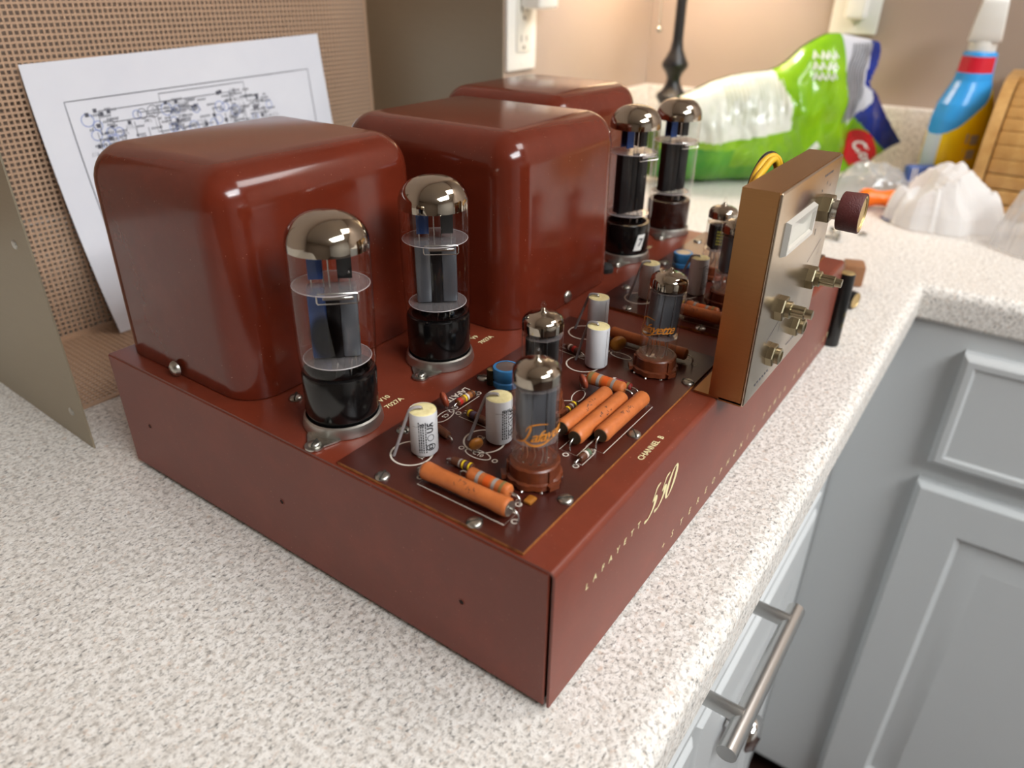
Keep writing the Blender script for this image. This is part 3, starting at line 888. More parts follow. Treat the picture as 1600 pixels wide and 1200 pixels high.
def noval_socket(x, y, a):
    mb = MB()
    n_ = 36; prof = [(.0095, .0105), (.0108, .0105), (.0114, .0098), (.0114, .0042), (.0127, .0036), (.0129, .0012), (.0116, .0006), (.0092, .0006)]
    v = []; f = []
    for j, (r_, z) in enumerate(prof):
        for k in range(n_):
            an = 2 * PI * k / n_
            rr_ = r_ * (0.93 if (j in (4, 5) and k % 4 == 0) else 1.0) * (0.955 if (j in (1, 2, 3) and k % 9 == 0) else 1.0)
            v.append((x + rr_ * math.cos(an + a), y + rr_ * math.sin(an + a), PT + z))
    for j in range(len(prof) - 1):
        for k in range(n_): f.append((j * n_ + k, j * n_ + (k + 1) % n_, (j + 1) * n_ + (k + 1) % n_, (j + 1) * n_ + k))
    mb.add(v, f); mb.lathe([(.0095, .0104), (.0001, .0100)], 20, 0, None, (x, y, PT))
    for s_ in range(3):
        M = Matrix.Translation((x, y, PT)) @ Matrix.Rotation(a + s_ * 2 * PI / 3, 4, 'Z'); mb.box(.0112, -.0026, .0016, .0146, .0026, .0038, 0, M)
        mb.box(.0108, -.0012, .0038, .0122, .0012, .0098, 0, M)
    o = mb.build('tube_socket', SOCKB, amp, 35)
    for k in range(9):
        an = a + .3 + k * 2 * PI / 9.0; q = MB()
        q.tube([(x + .0110 * math.cos(an), y + .0110 * math.sin(an), PT + .0014), (x + .0126 * math.cos(an), y + .0126 * math.sin(an), PT - .0002)], .0008, 6); q.build('pin', WIRE, o, 60)
    return o


# ------------------------------------------------------------------ vacuum tubes (pulled out of their sockets: things of their own)
def power_tube(label, loc, tilt, yaw, base_mat, anode=0, sticker=False, patch=False, Hh=.1045):
    t = thing('power_tube', label, 'vacuum tube', loc, tilt, 'power tubes standing in metal-rimmed sockets')
    Rz = Matrix.Rotation(yaw, 4, 'Z')
    b = MB().lathe([(0.0001, .0008), (.0148, .0008), (.0165, .0030), (.0178, .0075), (.0180, .0270), (.0174, .0282), (.0150, .0282)], 36).build('base', base_mat, t, 40)
    if sticker:
        q = MB(); a0 = sticker
        S = lambda rr: (lambda a, c: (rr * math.cos(a0 + a / .0181), rr * math.sin(a0 + a / .0181), .0150 + c))
        q.grid(lambda u, w_: S(.01815)((u - .5) * .0068 + (w_ - .5) * .0035, (w_ - .5) * .0125), 4, 2); st = q.build('sticker', WPLAS, b, 0)
        q = MB(); put_text(q, '7', 0.0085, S(.0183), align='CENTER', bold=0.02, shear=.2); q.build('sticker_number', CAPINK, b, 0)
    R_ = .0188; zt = Hh - .0140
    gl = [(.0150, .0275), (.0168, .0288), (.0179, .0308), (.0183, .0340), (.0185, .0400), (R_, .0600), (R_, zt)]
    ex = lambda a: max(math.cos(a) ** .8, .004)
    for k in range(1, 10):
        a = PI / 2 * k / 9; gl.append((R_ * ex(a), zt + .0140 * math.sin(a)))
    MB().lathe(gl, 48).build('glass_bulb', GLASS, t, 60)
    rg = R_ - .00018
    gt = [(rg, zt - .0022), (rg, zt)]
    for k in range(1, 10):
        a = PI / 2 * k / 9; gt.append((rg * ex(a), zt + .01385 * math.sin(a)))
    MB().lathe(gt, 48).build('getter_flash', GETTER, t, 80)
    zu = Hh - .0335
    for z, r_ in ((.0345, .0160), (zu, .0176)):
        MB().lathe([(.0001, z), (r_, z), (r_, z + .0004), (.0001, z + .0004)], 36).build('mica_spacer', MICA, t, 40)
    rim = MB()
    for z, r_ in ((.0347, .0160), (zu + .0002, .0176)):
        rim.tube([(r_ * math.cos(2 * PI * k / 36), r_ * math.sin(2 * PI * k / 36), z) for k in range(37)], .00022, 5)
    rim.build('mica_rim', pm('mica_edge', rgb(200, 190, 190), 0.3), t, 60)
    def inner(mb_, name, mat, sm=0):
        mb_.v = [tuple(Rz @ Vector(v_)) for v_ in mb_.v]; return mb_.build(name, mat, t, sm)
    inner(MB().lathe([(.0060, .0352), (.0060, zu - .0004)], 24, 0, Matrix.Scale(.6, 4, Vector((0, 1, 0)))), 'cathode_core', PLATEK, 40)
    aw = .0128 if anode == 2 else .0112
    inner(MB().bbox(-aw, -.0040, .0352, -.0030, .0040, zu - .0004, .0012, 2), 'anode_wing', [PLATE_REFL, PLATEG, PLATEK][anode], 40)
    inner(MB().bbox(.0030, -.0040, .0352, aw, .0040, zu - .0004, .0012, 2), 'anode_wing', [PLATEG, PLATEG, PLATEK][anode], 40)
    for s_ in (-1, 1):
        q = MB(); q.box(s_ * .0066 - .0031, -.0036, zu + .0035, s_ * .0066 + .0031, -.0031, zu + .0155); q.box(s_ * .0066 - s_ * .0031 - .0003, -.0036, zu + .0035, s_ * .0066 - s_ * .0031 + .0003, .0036, zu + .0155)
        q.box(s_ * .0066 - .0031, .0031, zu + .0035, s_ * .0066 + .0031, .0036, zu + .0155)
        inner(q, 'radiator_fin', PLATE_REFL if s_ < 0 else PLATEK)
    q = MB()
    for k, (px, py) in enumerate(((-.0085, -.003), (.0085, -.003), (-.0035, .003), (.0035, .003), (-.0005, -.0050))):
        v_ = Rz @ Vector((px, py, 0)); q.tube([(v_.x, v_.y, zu), (v_.x, v_.y, zu + .0045 if k < 4 else zu + .0165)], .0004, 6)
    for k in range(7):
        a = k * 2 * PI / 7 + .2; q.tube([(.0085 * math.cos(a), .0085 * math.sin(a), .0270), (.0085 * math.cos(a + .2), .0085 * math.sin(a + .2), .0348)], .0004, 6)
    q.build('support_wire', WIRE, t, 60)
    # getter tray: a wire frame with a bright trough, hung in front of the upper mica
    q = MB(); gx = Rz @ Vector((.0035, -.0148, 0)); Mg = Matrix.Translation((gx.x, gx.y, zu - .0020)) @ Rz @ Matrix.Scale(.80, 4)
    fr = [(-.0115, 0, -.0028), (.0095, 0, -.0028), (.0105, 0, -.0018), (.0105, 0, .0022), (.0095, 0, .0032), (-.0115, 0, .0032), (-.0122, 0, .0022), (-.0122, 0, -.0018), (-.0115, 0, -.0028)]
    q.tube([Mg @ Vector(p) for p in fr], .00032, 5); q.bbox(-.0090, -.0008, -.0006, .0080, .0010, .0014, .0004, 1, 0, Mg)
    q.build('getter_tray', WIRE, t, 40)
    if patch:  # dark oval just inside the glass, fading to clear at its rim
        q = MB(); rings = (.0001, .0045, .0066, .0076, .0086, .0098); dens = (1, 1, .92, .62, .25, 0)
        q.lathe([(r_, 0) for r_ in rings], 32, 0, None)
        a0 = patch
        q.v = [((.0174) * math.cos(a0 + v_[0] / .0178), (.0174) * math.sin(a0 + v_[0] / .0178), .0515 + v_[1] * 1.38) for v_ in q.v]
        so = q.build('dark_patch', PATCH_TINT, t, 60)
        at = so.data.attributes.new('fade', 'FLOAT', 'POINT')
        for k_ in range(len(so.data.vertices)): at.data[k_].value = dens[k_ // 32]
    return t


def mat_patch():
    t = NT('dark_patch_tint'); t.n.remove(t.p)
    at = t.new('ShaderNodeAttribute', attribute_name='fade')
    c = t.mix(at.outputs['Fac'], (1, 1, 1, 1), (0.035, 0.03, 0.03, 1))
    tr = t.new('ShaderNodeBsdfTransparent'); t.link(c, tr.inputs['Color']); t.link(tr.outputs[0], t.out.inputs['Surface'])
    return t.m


PATCH_TINT = mat_patch()
TS = [(0.0305, 0.1445), (0.1115, 0.1500), (0.3370, 0.1475), (0.4185, 0.1490)]
for (x, y), a in zip(TS, (3.42, 3.42, 3.4, 3.4)): octal_socket(x, y, a)
power_tube('power tube nearest the front left corner, black base, dark patch on the glass', (*TS[0], ZT + .001), (0.0, 0.028, 0.0), -0.75, BASEB, 0, False, VA - .15)
power_tube('clear power tube with black base between the left and centre covers', (*TS[1], ZT + .001), (0.0, 0.0, 0.0), -0.85, BASEB, 1)
power_tube('power tube whose black base carries a white 7 sticker', (*TS[2], ZT + .001), (0.0, 0.0, 0.0), -0.4, BASEB, 2, VA + .35, False, .1140)
power_tube('rear power tube with dark brown base in front of the green bag', (*TS[3], ZT + .001), (0.0, 0.0, 0.0), -0.4, BASEBR, 2, False, False, .1100)


SCRIPT = [  # the swash capital and underline of the script name: strokes of (x, y) with widths, in units of the capital's height
    ([(-.42, -.02), (-.15, -.02), (.12, .12), (.33, .48), (.46, .86), (.42, 1.0), (.27, .90), (.16, .64)], [.03, .08, .10, .12, .12, .09, .07, .03]),
    ([(-.02, .06), (.14, .02), (.40, -.16), (.75, -.26), (1.15, -.22), (1.6, -.06), (1.9, .02)], [.06, .12, .14, .15, .13, .07, .02]),
    ([(.20, .80), (.42, 1.04), (.85, 1.14), (1.25, 1.08), (1.5, 1.0)], [.05, .09, .09, .06, .02])]


def small_tube(label, loc, tilt, yaw, Hh=0.0505, pl=(.0125, .0382), script=None, olive=None, tall_plate=True):
    t = thing('small_tube', label, 'vacuum tube', loc, tilt, 'small nine-pin tubes on the circuit boards')
    R_ = 0.0102
    gl = [(.0001, .0004), (.0070, .0004), (.0098, .0018), (R_, .0048), (R_, Hh - .0068)]
    for k in range(1, 7):
        a = PI / 2 * k / 6; gl.append((R_ * .30 + R_ * .70 * math.cos(a), Hh - .0068 + .0048 * math.sin(a)))
    gl += [(.0017, Hh - .0010), (.0012, Hh + .0006), (.0015, Hh + .0018), (.0008, Hh + .0034), (.0001, Hh + .0038)]
    MB().lathe(gl, 40).build('glass_bulb', GLASS, t, 60)
    r2 = R_ - .00015
    gt = [(r2, Hh - .0105), (r2, Hh - .0068)]
    for k in range(1, 7):
        a = PI / 2 * k / 6; gt.append((r2 * .30 + r2 * .70 * math.cos(a), Hh - .0070 + .0047 * math.sin(a)))
    gt += [(.0014, Hh - .0012), (.0009, Hh + .0002), (.0001, Hh + .0004)]
    MB().lathe(gt, 40).build('getter_flash', GETTER, t, 80)
    z0, z1 = pl
    for z in (z0, z1):
        q = MB(); n_ = 32; pts = [((.0098 if k % 4 else .0103) * math.cos(2 * PI * k / n_), (.0098 if k % 4 else .0103) * math.sin(2 * PI * k / n_)) for k in range(n_)]
        q.prism(pts, z, z + .0004); q.build('mica_spacer', MICA, t, 0)
    Rz = Matrix.Rotation(yaw, 4, 'Z')
    q = MB()
    q.bbox(-.0078, -.0050, z0 + .0004, .0078, .0050, z1, .0022, 3)
    for x in (-.0032, .0032): q.bbox(x - .0006, -.0056, z0 + .0006, x + .0006, .0056, z1 - .0003, .0003, 1)
    q.v = [tuple(Rz @ Vector(v_)) for v_ in q.v]; q.build('anode', PLATEG if tall_plate else PLATEK, t, 40)
    q = MB()
    for k in range(9):
        a = k * 2 * PI / 9.6 + .3; q.tube([(.0058 * math.cos(a), .0058 * math.sin(a), .0010), (.0054 * math.cos(a + .25), .0054 * math.sin(a + .25), .0055), (.0050 * math.cos(a), .0050 * math.sin(a), z0)], .0004, 5)
    q.build('support_wire', WIRE, t, 60)
    q = MB()
    for k in range(9):
        a = k * 2 * PI / 10 + .3; q.cyl((.0060 * math.cos(a), .0060 * math.sin(a), -.0050), (.0060 * math.cos(a), .0060 * math.sin(a), .0008), .0005, 6)
    q.build('pin', WIRE, t, 60)
    if script is not None:
        q = MB(); sz = .0074; a0, zc = script
        cw = lambda a, b: ((R_ + .00012) * math.cos(a0 + a * sz / R_), (R_ + .00012) * math.sin(a0 + a * sz / R_), zc + (b + .10 * a) * sz)
        for pts, ws in SCRIPT: stroke(q, pts, ws, cw, 6)
        put_text(q, 'afayette', 0.98, lambda a, b: cw(.42 + a, .30 + b), shear=.38, bold=.012, space=.86, res=3)
        put_text(q, 'BY', .42, lambda a, b: cw(3.2 + a, -.28 + b), shear=.1)
        q.build('gold_script', GOLDINK, t, 0)
    if olive is not None:
        q = MB(); a0 = olive; rs = random.Random(3)
        for row in range(5):
            a = -.55
            while a < .55:
                l_ = rs.uniform(.06, .14)
                q.ribbon([(a0 + a, .0180 + row * .0022), (a0 + a + l_, .0180 + row * .0022)], .0013, lambda an, z: ((R_ + .0001) * math.cos(an), (R_ + .0001) * math.sin(an), z)); a += l_ + .04
        q.build('olive_print', OLIVEINK, t, 0)
    return t


SM = [(0.0450, 0.0395), (0.0948, 0.0690), (0.1690, 0.0406), (0.0948 + BX + .004, 0.0700), (0.0424 + BX + .012, 0.0440)]
for (x, y), a in zip(SM, (.2, .5, .1, .4, .3)): noval_socket(x, y, a)
ZS = PT + 0.0096
small_tube('small tube with orange script at the front of the near circuit board', (*SM[0], ZS), (0.0, 0.0, 0.0), VA + PI / 2 + .2, .0505, script=(VA - .70, .0150))
small_tube('small tube half hidden behind the front script tube', (*SM[1], ZS), (0, 0, 0), VA + PI / 2 - .4, .0465, (.012, .0330), tall_plate=False)
small_tube('small tube leaning right, orange script, beside the bronze control box', (*SM[2], ZS), (0.035, 0.070, 0.0), VA + PI / 2 + .1, .0505, script=(VA - 1.85, .0150))
small_tube('small tube with olive print on the far circuit board', (*SM[3], ZS), (0, 0.02, 0), VA + PI / 2, .0455, (.012, .0310), olive=VA - .1, tall_plate=False)
small_tube('small tube mostly hidden behind the bronze control box', (*SM[4], ZS), (0.0, 0.03, 0.0), VA + PI / 2, .0505)

# ------------------------------------------------------------------ bronze control box on the front edge
bx0, bx1, by0, by1, bz0, bz1 = 0.1615, 0.2700, -0.0122, 0.0052, ZT + .0004, 0.1908
mb = MB()
t_ = .0011
mb.box(bx0, by0, bz0, bx0 + t_, by1, bz1 - t_)
mb.box(bx1 - t_, by0, bz0, bx1, by1, bz1 - t_)
mb.box(bx0, by0, bz1 - t_, bx1, by1, bz1)
mb.box(bx0, by0, ZT - .0004, bx1, -0.0004, bz0 + t_)
mb.box(bx0 - .0003, by1 - .001, ZT + .0003, bx1, 0.0136, ZT + .0015)
cbox = mb.build('control_box', BRASS, amp, 0)
MB().bbox(bx0 + .0005, -0.0138, ZT - .0006, bx1 - .0003, by0 + .0004, bz1 - .0004, .0009, 3).build('front_plate', BRASSF, cbox, 40)
YP = -0.0138


def on_plate(prof, x, z, n_, name, mat, flat=False, M2=None):
    M = Matrix.Translation((x, YP, z)) @ Matrix.Rotation(PI / 2, 4, 'X')
    return MB().lathe(prof, n_, 0, M).build(name, mat, cbox, 25 if flat else 40)


# meter window
mb = MB()
def fr_ring(x0, x1, z0, z1, d_, y): return [(x0 + d_, y, z0 + d_), (x1 - d_, y, z0 + d_), (x1 - d_, y, z1 - d_), (x0 + d_, y, z1 - d_)]
mx0, mx1, mz0, mz1 = 0.1760, 0.2230, 0.1565, 0.1740
R4 = [fr_ring(mx0, mx1, mz0, mz1, 0, YP), fr_ring(mx0, mx1, mz0, mz1, .0010, YP - .0026), fr_ring(mx0, mx1, mz0, mz1, .0032, YP - .0026), fr_ring(mx0, mx1, mz0, mz1, .0040, YP - .0010)]
mb.add([p for r_ in R4 for p in r_], [(i * 4 + k, i * 4 + (k + 1) % 4, i * 4 + 4 + (k + 1) % 4, i * 4 + 4 + k) for i in range(3) for k in range(4)])
mb.build('meter_frame', pm('clear_acrylic_frame', rgb(202, 196, 186), 0.12, 0.0), cbox, 0)
MB().box(mx0 + .003, YP - .0011, mz0 + .003, mx1 - .003, YP - .0002, mz1 - .003).build('meter_window', pm('meter_window', rgb(205, 202, 190), 0.08), cbox, 0)
hexp = lambda r_, z0, z1: [(0.0001, z0), (r_, z0), (r_, z1 - .0006), (r_ * .93, z1), (0.0001, z1)]
# top control: threaded bush, hex nut and maroon knob
kx, kz = 0.2440, 0.1662
on_plate(hexp(.0078, 0, .0056), kx, kz, 6, 'hex_nut', NUTM, True)
on_plate([(0.0001, .005), (.0052, .005), (.0052, .0096), (0.0001, .0096)], kx, kz, 16, 'shaft', WIRE)
on_plate([(0.0001, .0095), (.0095, .0095), (.0102, .0100), (.0106, .0205), (.0102, .0211), (.0096, .0211)], kx, kz, 36, 'knob', KNOBM)
on_plate([(.0096, .0211), (.0094, .0208), (.0082, .0208), (.0080, .0203), (0.0001, .0203)], kx, kz, 36, 'knob_face', GOLDM)
for (x, z, L_) in ((0.2480, 0.1250, .0185), (0.1930, 0.1248, .0175)):
    on_plate(hexp(.0068, 0, .0042), x, z, 6, 'hex_nut', NUTM, True)
    on_plate([(.0044, .004), (.0046, .0068), (.0038, .0072), (0.0001, .0072)], x, z, 18, 'threaded_bush', NUTM)
    n_ = 28; q = MB(); M = Matrix.Translation((x, YP, z)) @ Matrix.Rotation(PI / 2, 4, 'X'); v = []; f = []
    pf = [(.0001, .006), (.0033, .0068), (.0033, L_ - .004), (.0025, L_ - .0035), (.0025, L_), (.0001, L_)]
    for j, (r_, zz) in enumerate(pf):
        for k in range(n_):
            rr_ = r_ * (.9 if (k % 2 and j in (1, 2)) else 1.0); v.append((rr_ * math.cos(2 * PI * k / n_), rr_ * math.sin(2 * PI * k / n_), zz))
    for j in range(len(pf) - 1):
        for k in range(n_): f.append((j * n_ + k, j * n_ + (k + 1) % n_, (j + 1) * n_ + (k + 1) % n_, (j + 1) * n_ + k))
    q.add(v, f, 0, M); q.build('knurled_shaft', NUTM, cbox, 25)
for (x, z) in ((0.2370, 0.0990), (0.1935, 0.0975)):
    on_plate(hexp(.0064, 0, .0036), x, z, 6, 'hex_nut', NUTM, True)
    on_plate([(.0044, .003), (.0046, .0060), (.0036, .0066), (.0030, .0066), (.0028, .0050), (0.0001, .0050)], x, z, 18, 'threaded_bush', NUTM)
q = MB(); F = lambda a, b: (a, YP - .00012, b)
for (x, z, s_) in ((0.2480, 0.1400, 1), (0.1930, 0.1110, 1)):
    q.ribbon([(x - .011 * s_, z - .003), (x + .010 * s_, z + .005), (x + .010 * s_, z - .004)], .0004, F)
for k in range(7):
    a = PI * (k / 6.0) * 1.2 - .3; q.ribbon([(kx + .0125 * math.cos(a), kz + .0125 * math.sin(a)), (kx + .0142 * math.cos(a), kz + .0142 * math.sin(a))], .0007, F)
q.ribbon([(kx - .004, kz - .011), (kx - .004, kz - .0145)], .0008, F)
for k in range(5): q.ribbon([(0.236 + k * .0035, 0.1845), (0.2375 + k * .0035, 0.1845)], .0012, F)
for k in range(6): q.ribbon([(0.176 + k * .004, 0.0855), (0.178 + k * .004, 0.0855)], .0012, F); q.ribbon([(0.228 + k * .003, 0.0895), (0.2295 + k * .003, 0.0895)], .0011, F)
q.build('panel_marking', DIAG, cbox, 0)
# yellow and black wires looping over the back of the control box
for nm, r_, mat, pts in (('yellow', .0019, pm('yellow_insulation', rgb(226, 176, 40), 0.45), [(0.198, .012, .150), (0.202, .014, .176), (.2150, .016, .1865), (.2280, .015, .1915), (.2360, .0125, .1900), (.2420, .010, .1800)]),
                        ('yellow', .0019, MATS.get('yellow_insulation') , [(0.190, .010, .150), (0.200, .012, .1800), (.2180, .013, .1880), (.2300, .012, .1905), (.2400, .011, .1780)]),
                        ('black', .0013, BLACKS, [(0.204, .016, .150), (0.212, .018, .178), (.2270, .018, .1905), (.2400, .016, .1915), (.2500, .012, .1830)])):
    q = MB(); q.tube(bez(pts, 6), r_, 8); q.build('wire', mat or MATS['yellow_insulation'], amp, 60)

# ------------------------------------------------------------------ amplifier's ventilated cover standing on end behind it
CO = Vector((-0.0070, 0.3499, 0.0)); CTH = math.radians(-2.0)
cage = thing('ventilated_cover', 'tan perforated metal amplifier cover with solid olive end sheets, stood on end', 'metal cover', CO, (0, 0, CTH))
CW, CD, CH = 0.435, 0.182, 0.305


def perf(u0, u1, v0, v1, pitch, hole, fn, th_=0.0010, margin=0.004):
    mb = MB()
    nu = int((u1 - u0 - 2 * margin) / pitch); nv = int((v1 - v0 - 2 * margin) / pitch)
    pu = (u1 - u0 - 2 * margin) / nu; pv = (v1 - v0 - 2 * margin) / nv
    U = [u0 + margin + k * pu for k in range(nu + 1)]; V = [v0 + margin + k * pv for k in range(nv + 1)]
    h_ = hole / 2
    for layer, o in ((0, 0.0), (1, th_)):
        pass
    verts = []; faces = []
    idx = {}
    for s_, o in ((0, 0.0), (1, th_)):
        for j in range(nv + 1):
            for i in range(nu + 1):
                idx[(s_, i, j)] = len(verts); verts.append(fn(U[i], V[j], o))
    for j in range(nv):
        for i in range(nu):
            cu, cv = (U[i] + U[i + 1]) / 2, (V[j] + V[j + 1]) / 2
            H_ = []
            for s_, o in ((0, 0.0), (1, th_)):
                b = len(verts)
                verts += [fn(cu - h_, cv - h_, o), fn(cu + h_, cv - h_, o), fn(cu + h_, cv + h_, o), fn(cu - h_, cv + h_, o)]
                H_.append(b)
                c = [idx[(s_, i, j)], idx[(s_, i + 1, j)], idx[(s_, i + 1, j + 1)], idx[(s_, i, j + 1)]]
                for k in range(4): faces.append((c[k], c[(k + 1) % 4], b + (k + 1) % 4, b + k))
            for k in range(4): faces.append((H_[0] + k, H_[0] + (k + 1) % 4, H_[1] + (k + 1) % 4, H_[1] + k))
    mb.add(verts, faces)
    for (a, b, c, d_) in ((u0, u1, v0, v0 + margin), (u0, u1, v1 - margin, v1), (u0, u0 + margin, v0 + margin, v1 - margin), (u1 - margin, u1, v0 + margin, v1 - margin)):
        P = [fn(x, y, o) for o in (0, th_) for x, y in ((a, c), (b, c), (b, d_), (a, d_))]
        mb.add(P, [(0, 3, 2, 1), (4, 5, 6, 7), (0, 1, 5, 4), (1, 2, 6, 5), (2, 3, 7, 6), (3, 0, 4, 7)])
    return mb


PITCH, HOLE = 0.0042, 0.0027
t_ = .0011
perf(0, CW, 0.0, CH, PITCH, HOLE, lambda u, v, o: (u, CD - o, v)).build('perforated_panel', CAGE_P, cage, 0)
perf(0, CW, 0.0545, CD - .0012, PITCH, HOLE, lambda u, v, o: (u, v, .0003 + o)).build('perforated_panel', CAGE_P, cage, 0)
for x in (-t_, CW):
    q = MB(); q.box(x, 0.0, 0.0, x + t_, CD, CH)
    sp = q.build('end_sheet', CAGE_S, cage, 0)
    q = MB()
    for (y, z) in ((0.018, 0.022), (0.020, 0.135)):
        M = Matrix.Translation((x if x < 0 else x + t_, y, z)) @ Matrix.Rotation(-PI / 2 if x < 0 else PI / 2, 4, 'Y')
        q.lathe([(.0030, 0), (.0026, .0008), (.0001, .0011)], 12, 0, M)
    q.build('rivet', STEEL, sp, 40)

# schematic sheet leaning in the cover
PW, PH = 0.276, 0.2165
paper = thing('schematic_sheet', 'white paper sheet printed with a circuit diagram, leaning inside the perforated cover', 'paper', CO + Matrix.Rotation(CTH, 3, 'Z') @ Vector((0.088, CD - .003, 0.0)), (0, 0, CTH))


def psurf(u, v, o=0.0):      # u across, v up from the foot
    x = u * PW + 0.010 * (1 - v) ** 2 * (1 - u)
    y = -0.022 * (1 - v) ** 1.6 - .004 * math.sin(PI * v) * (.3 + u) - 0.002
    z = .0022 + v * PH * 0.985 + .009 * (u - .1) * v
    return (x, y - o, z)


mb = MB(); mb.grid(lambda u, v: psurf(u, v), 24, 24); mb.grid(lambda u, v: psurf(u, v, -.0002), 24, 24)
mb.build('sheet', PAPER, paper, 60)
q = MB(); rs = random.Random(11)
def pl(pts, w_=.0006, mi=0, closed=False):
    # subdivide so that long lines follow the curl of the sheet
    out = []
    pp = pts + ([pts[0]] if closed else [])
    for a, b in zip(pp, pp[1:]):
        n_ = max(1, int(math.hypot(b[0] - a[0], b[1] - a[1]) / .02)); out += [(a[0] + (b[0] - a[0]) * k / n_, a[1] + (b[1] - a[1]) * k / n_) for k in range(n_)]
    out.append(pp[-1])
    q.ribbon(out, w_, lambda a, b: psurf(a / PW, b / PH, .0003), mi)
X = lambda f_: f_ * PW
Y_ = lambda f_: f_ * PH
pl([(X(.085), Y_(.07)), (X(.915), Y_(.07)), (X(.930), Y_(.865)), (X(.085), Y_(.865))], .0007, 0, True)
for chn in (0, 1):
    yo = .075 - .40 * chn
    pl([(X(.16), Y_(.66 + yo)), (X(.17), Y_(.745 + yo)), (X(.60), Y_(.745 + yo)), (X(.60), Y_(.62 + yo))])
    pl([(X(.20), Y_(.70 + yo)), (X(.33), Y_(.70 + yo)), (X(.33), Y_(.64 + yo)), (X(.52), Y_(.64 + yo))])
    pl([(X(.36), Y_(.745 + yo)), (X(.36), Y_(.775 + yo)), (X(.66), Y_(.775 + yo)), (X(.66), Y_(.70 + yo)), (X(.70), Y_(.70 + yo))])
    for k in range(16):
        x = .15 + .038 * k; a = .70 + yo - rs.uniform(0, .06); b = a - rs.uniform(.10, .26)
        pl([(X(x), Y_(a)), (X(x), Y_(b))], .0005)
    for k in range(22):
        x = .13 + rs.uniform(0, .55); y = .42 + yo + rs.uniform(0, .3); pl([(X(x), Y_(y)), (X(x + rs.uniform(.04, .12)), Y_(y))], .0005)
    for k in range(460):
        x = rs.choice([rs.gauss(.17, .03), rs.gauss(.40, .05), rs.gauss(.62, .06), rs.uniform(.13, .74)]); y = .36 + yo + .39 * rs.random() ** .7
        if not .10 < x < .78 or not .09 < y < .85: continue
        kind = rs.random()
        if kind < .62:
            for m_ in range(rs.randint(2, 6)):
                a = X(x) + m_ * .0017; pl([(a, Y_(y) - .0009), (a + .0004, Y_(y) + .0009)], .0008)
        elif kind < .8:
            pts = [(X(x) + m_ * .0010, Y_(y) + (.0016 if m_ % 2 else -.0016)) for m_ in range(7)]; pl(pts, .0004)
        elif kind < .9:
            pl([(X(x), Y_(y)), (X(x) + .0030, Y_(y))], .0030)
        else:
            pl(circle(X(x), Y_(y), rs.uniform(.003, .005), 14), .0005, 1 if rs.random() < .7 else 0, True)
for k in range(9): pl([(X(.20), Y_(.19 - .012 * k)), (X(.20 + rs.uniform(.03, .06)), Y_(.19 - .012 * k))], .0014)
for k in range(14):
    y = .55 - .03 * k; pl([(X(.70), Y_(y)), (X(.70 + rs.uniform(.05, .09)), Y_(y))], .0006)
q.build('printed_diagram', [DIAG, DIAGB], paper, 0)

# ------------------------------------------------------------------ loose capacitors at the right end of the amplifier
t = thing('can_capacitor', 'black sleeved capacitor with gold top standing upright at the amplifier end', 'capacitor', (0.4475, -0.0020, 0.0), (0, 0, 0), 'loose black and gold capacitors')
MB().lathe([(.0001, 0), (.0060, 0), (.0064, .0012), (.0064, .0640), (.0060, .0650)], 28).build('sleeve', BLACKS, t, 40)
MB().lathe([(.0060, .0648), (.0050, .0655), (.0001, .0655)], 28).build('gold_top', GOLDM, t, 40)
q = MB()
for zc in (.020, .030):
    put_text(q, 'x', .0001, lambda a, b: (0, 0, 0)) if False else None
    for k in range(5):
        q.ribbon([(VA + .2 + k * .13, zc - .0025 + (k % 2) * .001), (VA + .25 + k * .13, zc + .0022)], .0008, lambda a, b: (.0065 * math.cos(a), .0065 * math.sin(a), b))
q.build('yellow_print', BAND['yellow'], t, 0)
t = thing('can_capacitor', 'black capacitor lying down, gold end facing out, behind the upright one', 'capacitor', (0.5428, 0.0078, 0.0085), (0, 0, 0), 'loose black and gold capacitors')
ax = Vector((-0.28, -0.96, 0)).normalized()
M = Matrix.Translation(-ax * .024) @ ax.to_track_quat('Z', 'Y').to_matrix().to_4x4()
MB().lathe([(.0001, 0), (.0078, 0), (.0083, .001), (.0083, .031), (.0078, .032)], 28, 0, M).build('sleeve', BLACKS, t, 40)
MB().lathe([(.0078, .0318), (.0066, .0322), (.0062, .0316), (.0001, .0316)], 28, 0, M).build('gold_end', GOLDM, t, 40)
MB().bbox(-.012, -.010, 0, .012, .010, .0220, .002, 2).build('terminal_block', pm('tan_phenolic', rgb(150, 104, 70), 0.5), None, 40, (0.612, 0.0200, 0.0), (0, 0, .3))
tag(bpy.data.objects['terminal_block'], 'small tan block behind the black capacitors beside the amplifier', 'block')

# ------------------------------------------------------------------ table lamp in the corner
lamp = thing('table_lamp', 'slender black turned-iron table lamp with pull chain in the corner', 'lamp', (1.02, 0.42, 0.0))
MB().lathe([(.0001, 0), (.062, 0), (.064, .004), (.058, .010), (.034, .016), (.018, .026), (.012, .045), (.0105, .070), (.016, .090), (.024, .102), (.026, .108), (.018, .115), (.0115, .126),
            (.0105, .134), (.014, .142), (.0205, .150), (.021, .156), (.015, .166), (.0105, .176), (.0082, .190), (.0078, .36), (.0001, .36)], 28).build('stem', LAMPM, lamp, 40)
q = MB(); q.tube([(-.022, .024, .36), (-.022, .024, .208)], .0012, 6)
for k in range(30): q.lathe([(.0001, -.0017), (.0017, 0), (.0001, .0017)], 6, 0, None, (-.022, .024, .212 + k * .005))
q.lathe([(.0001, -.0045), (.0032, -.0032), (.0045, 0), (.0032, .0032), (.0001, .0045)], 14, 0, None, (-.022, .024, .205))
q.build('pull_chain', WIRE, lamp, 60)
MB().lathe([(.13, .34), (.080, .55), (.079, .55), (.129, .34)], 40).build('lamp_shade', SHADE, lamp, 60)
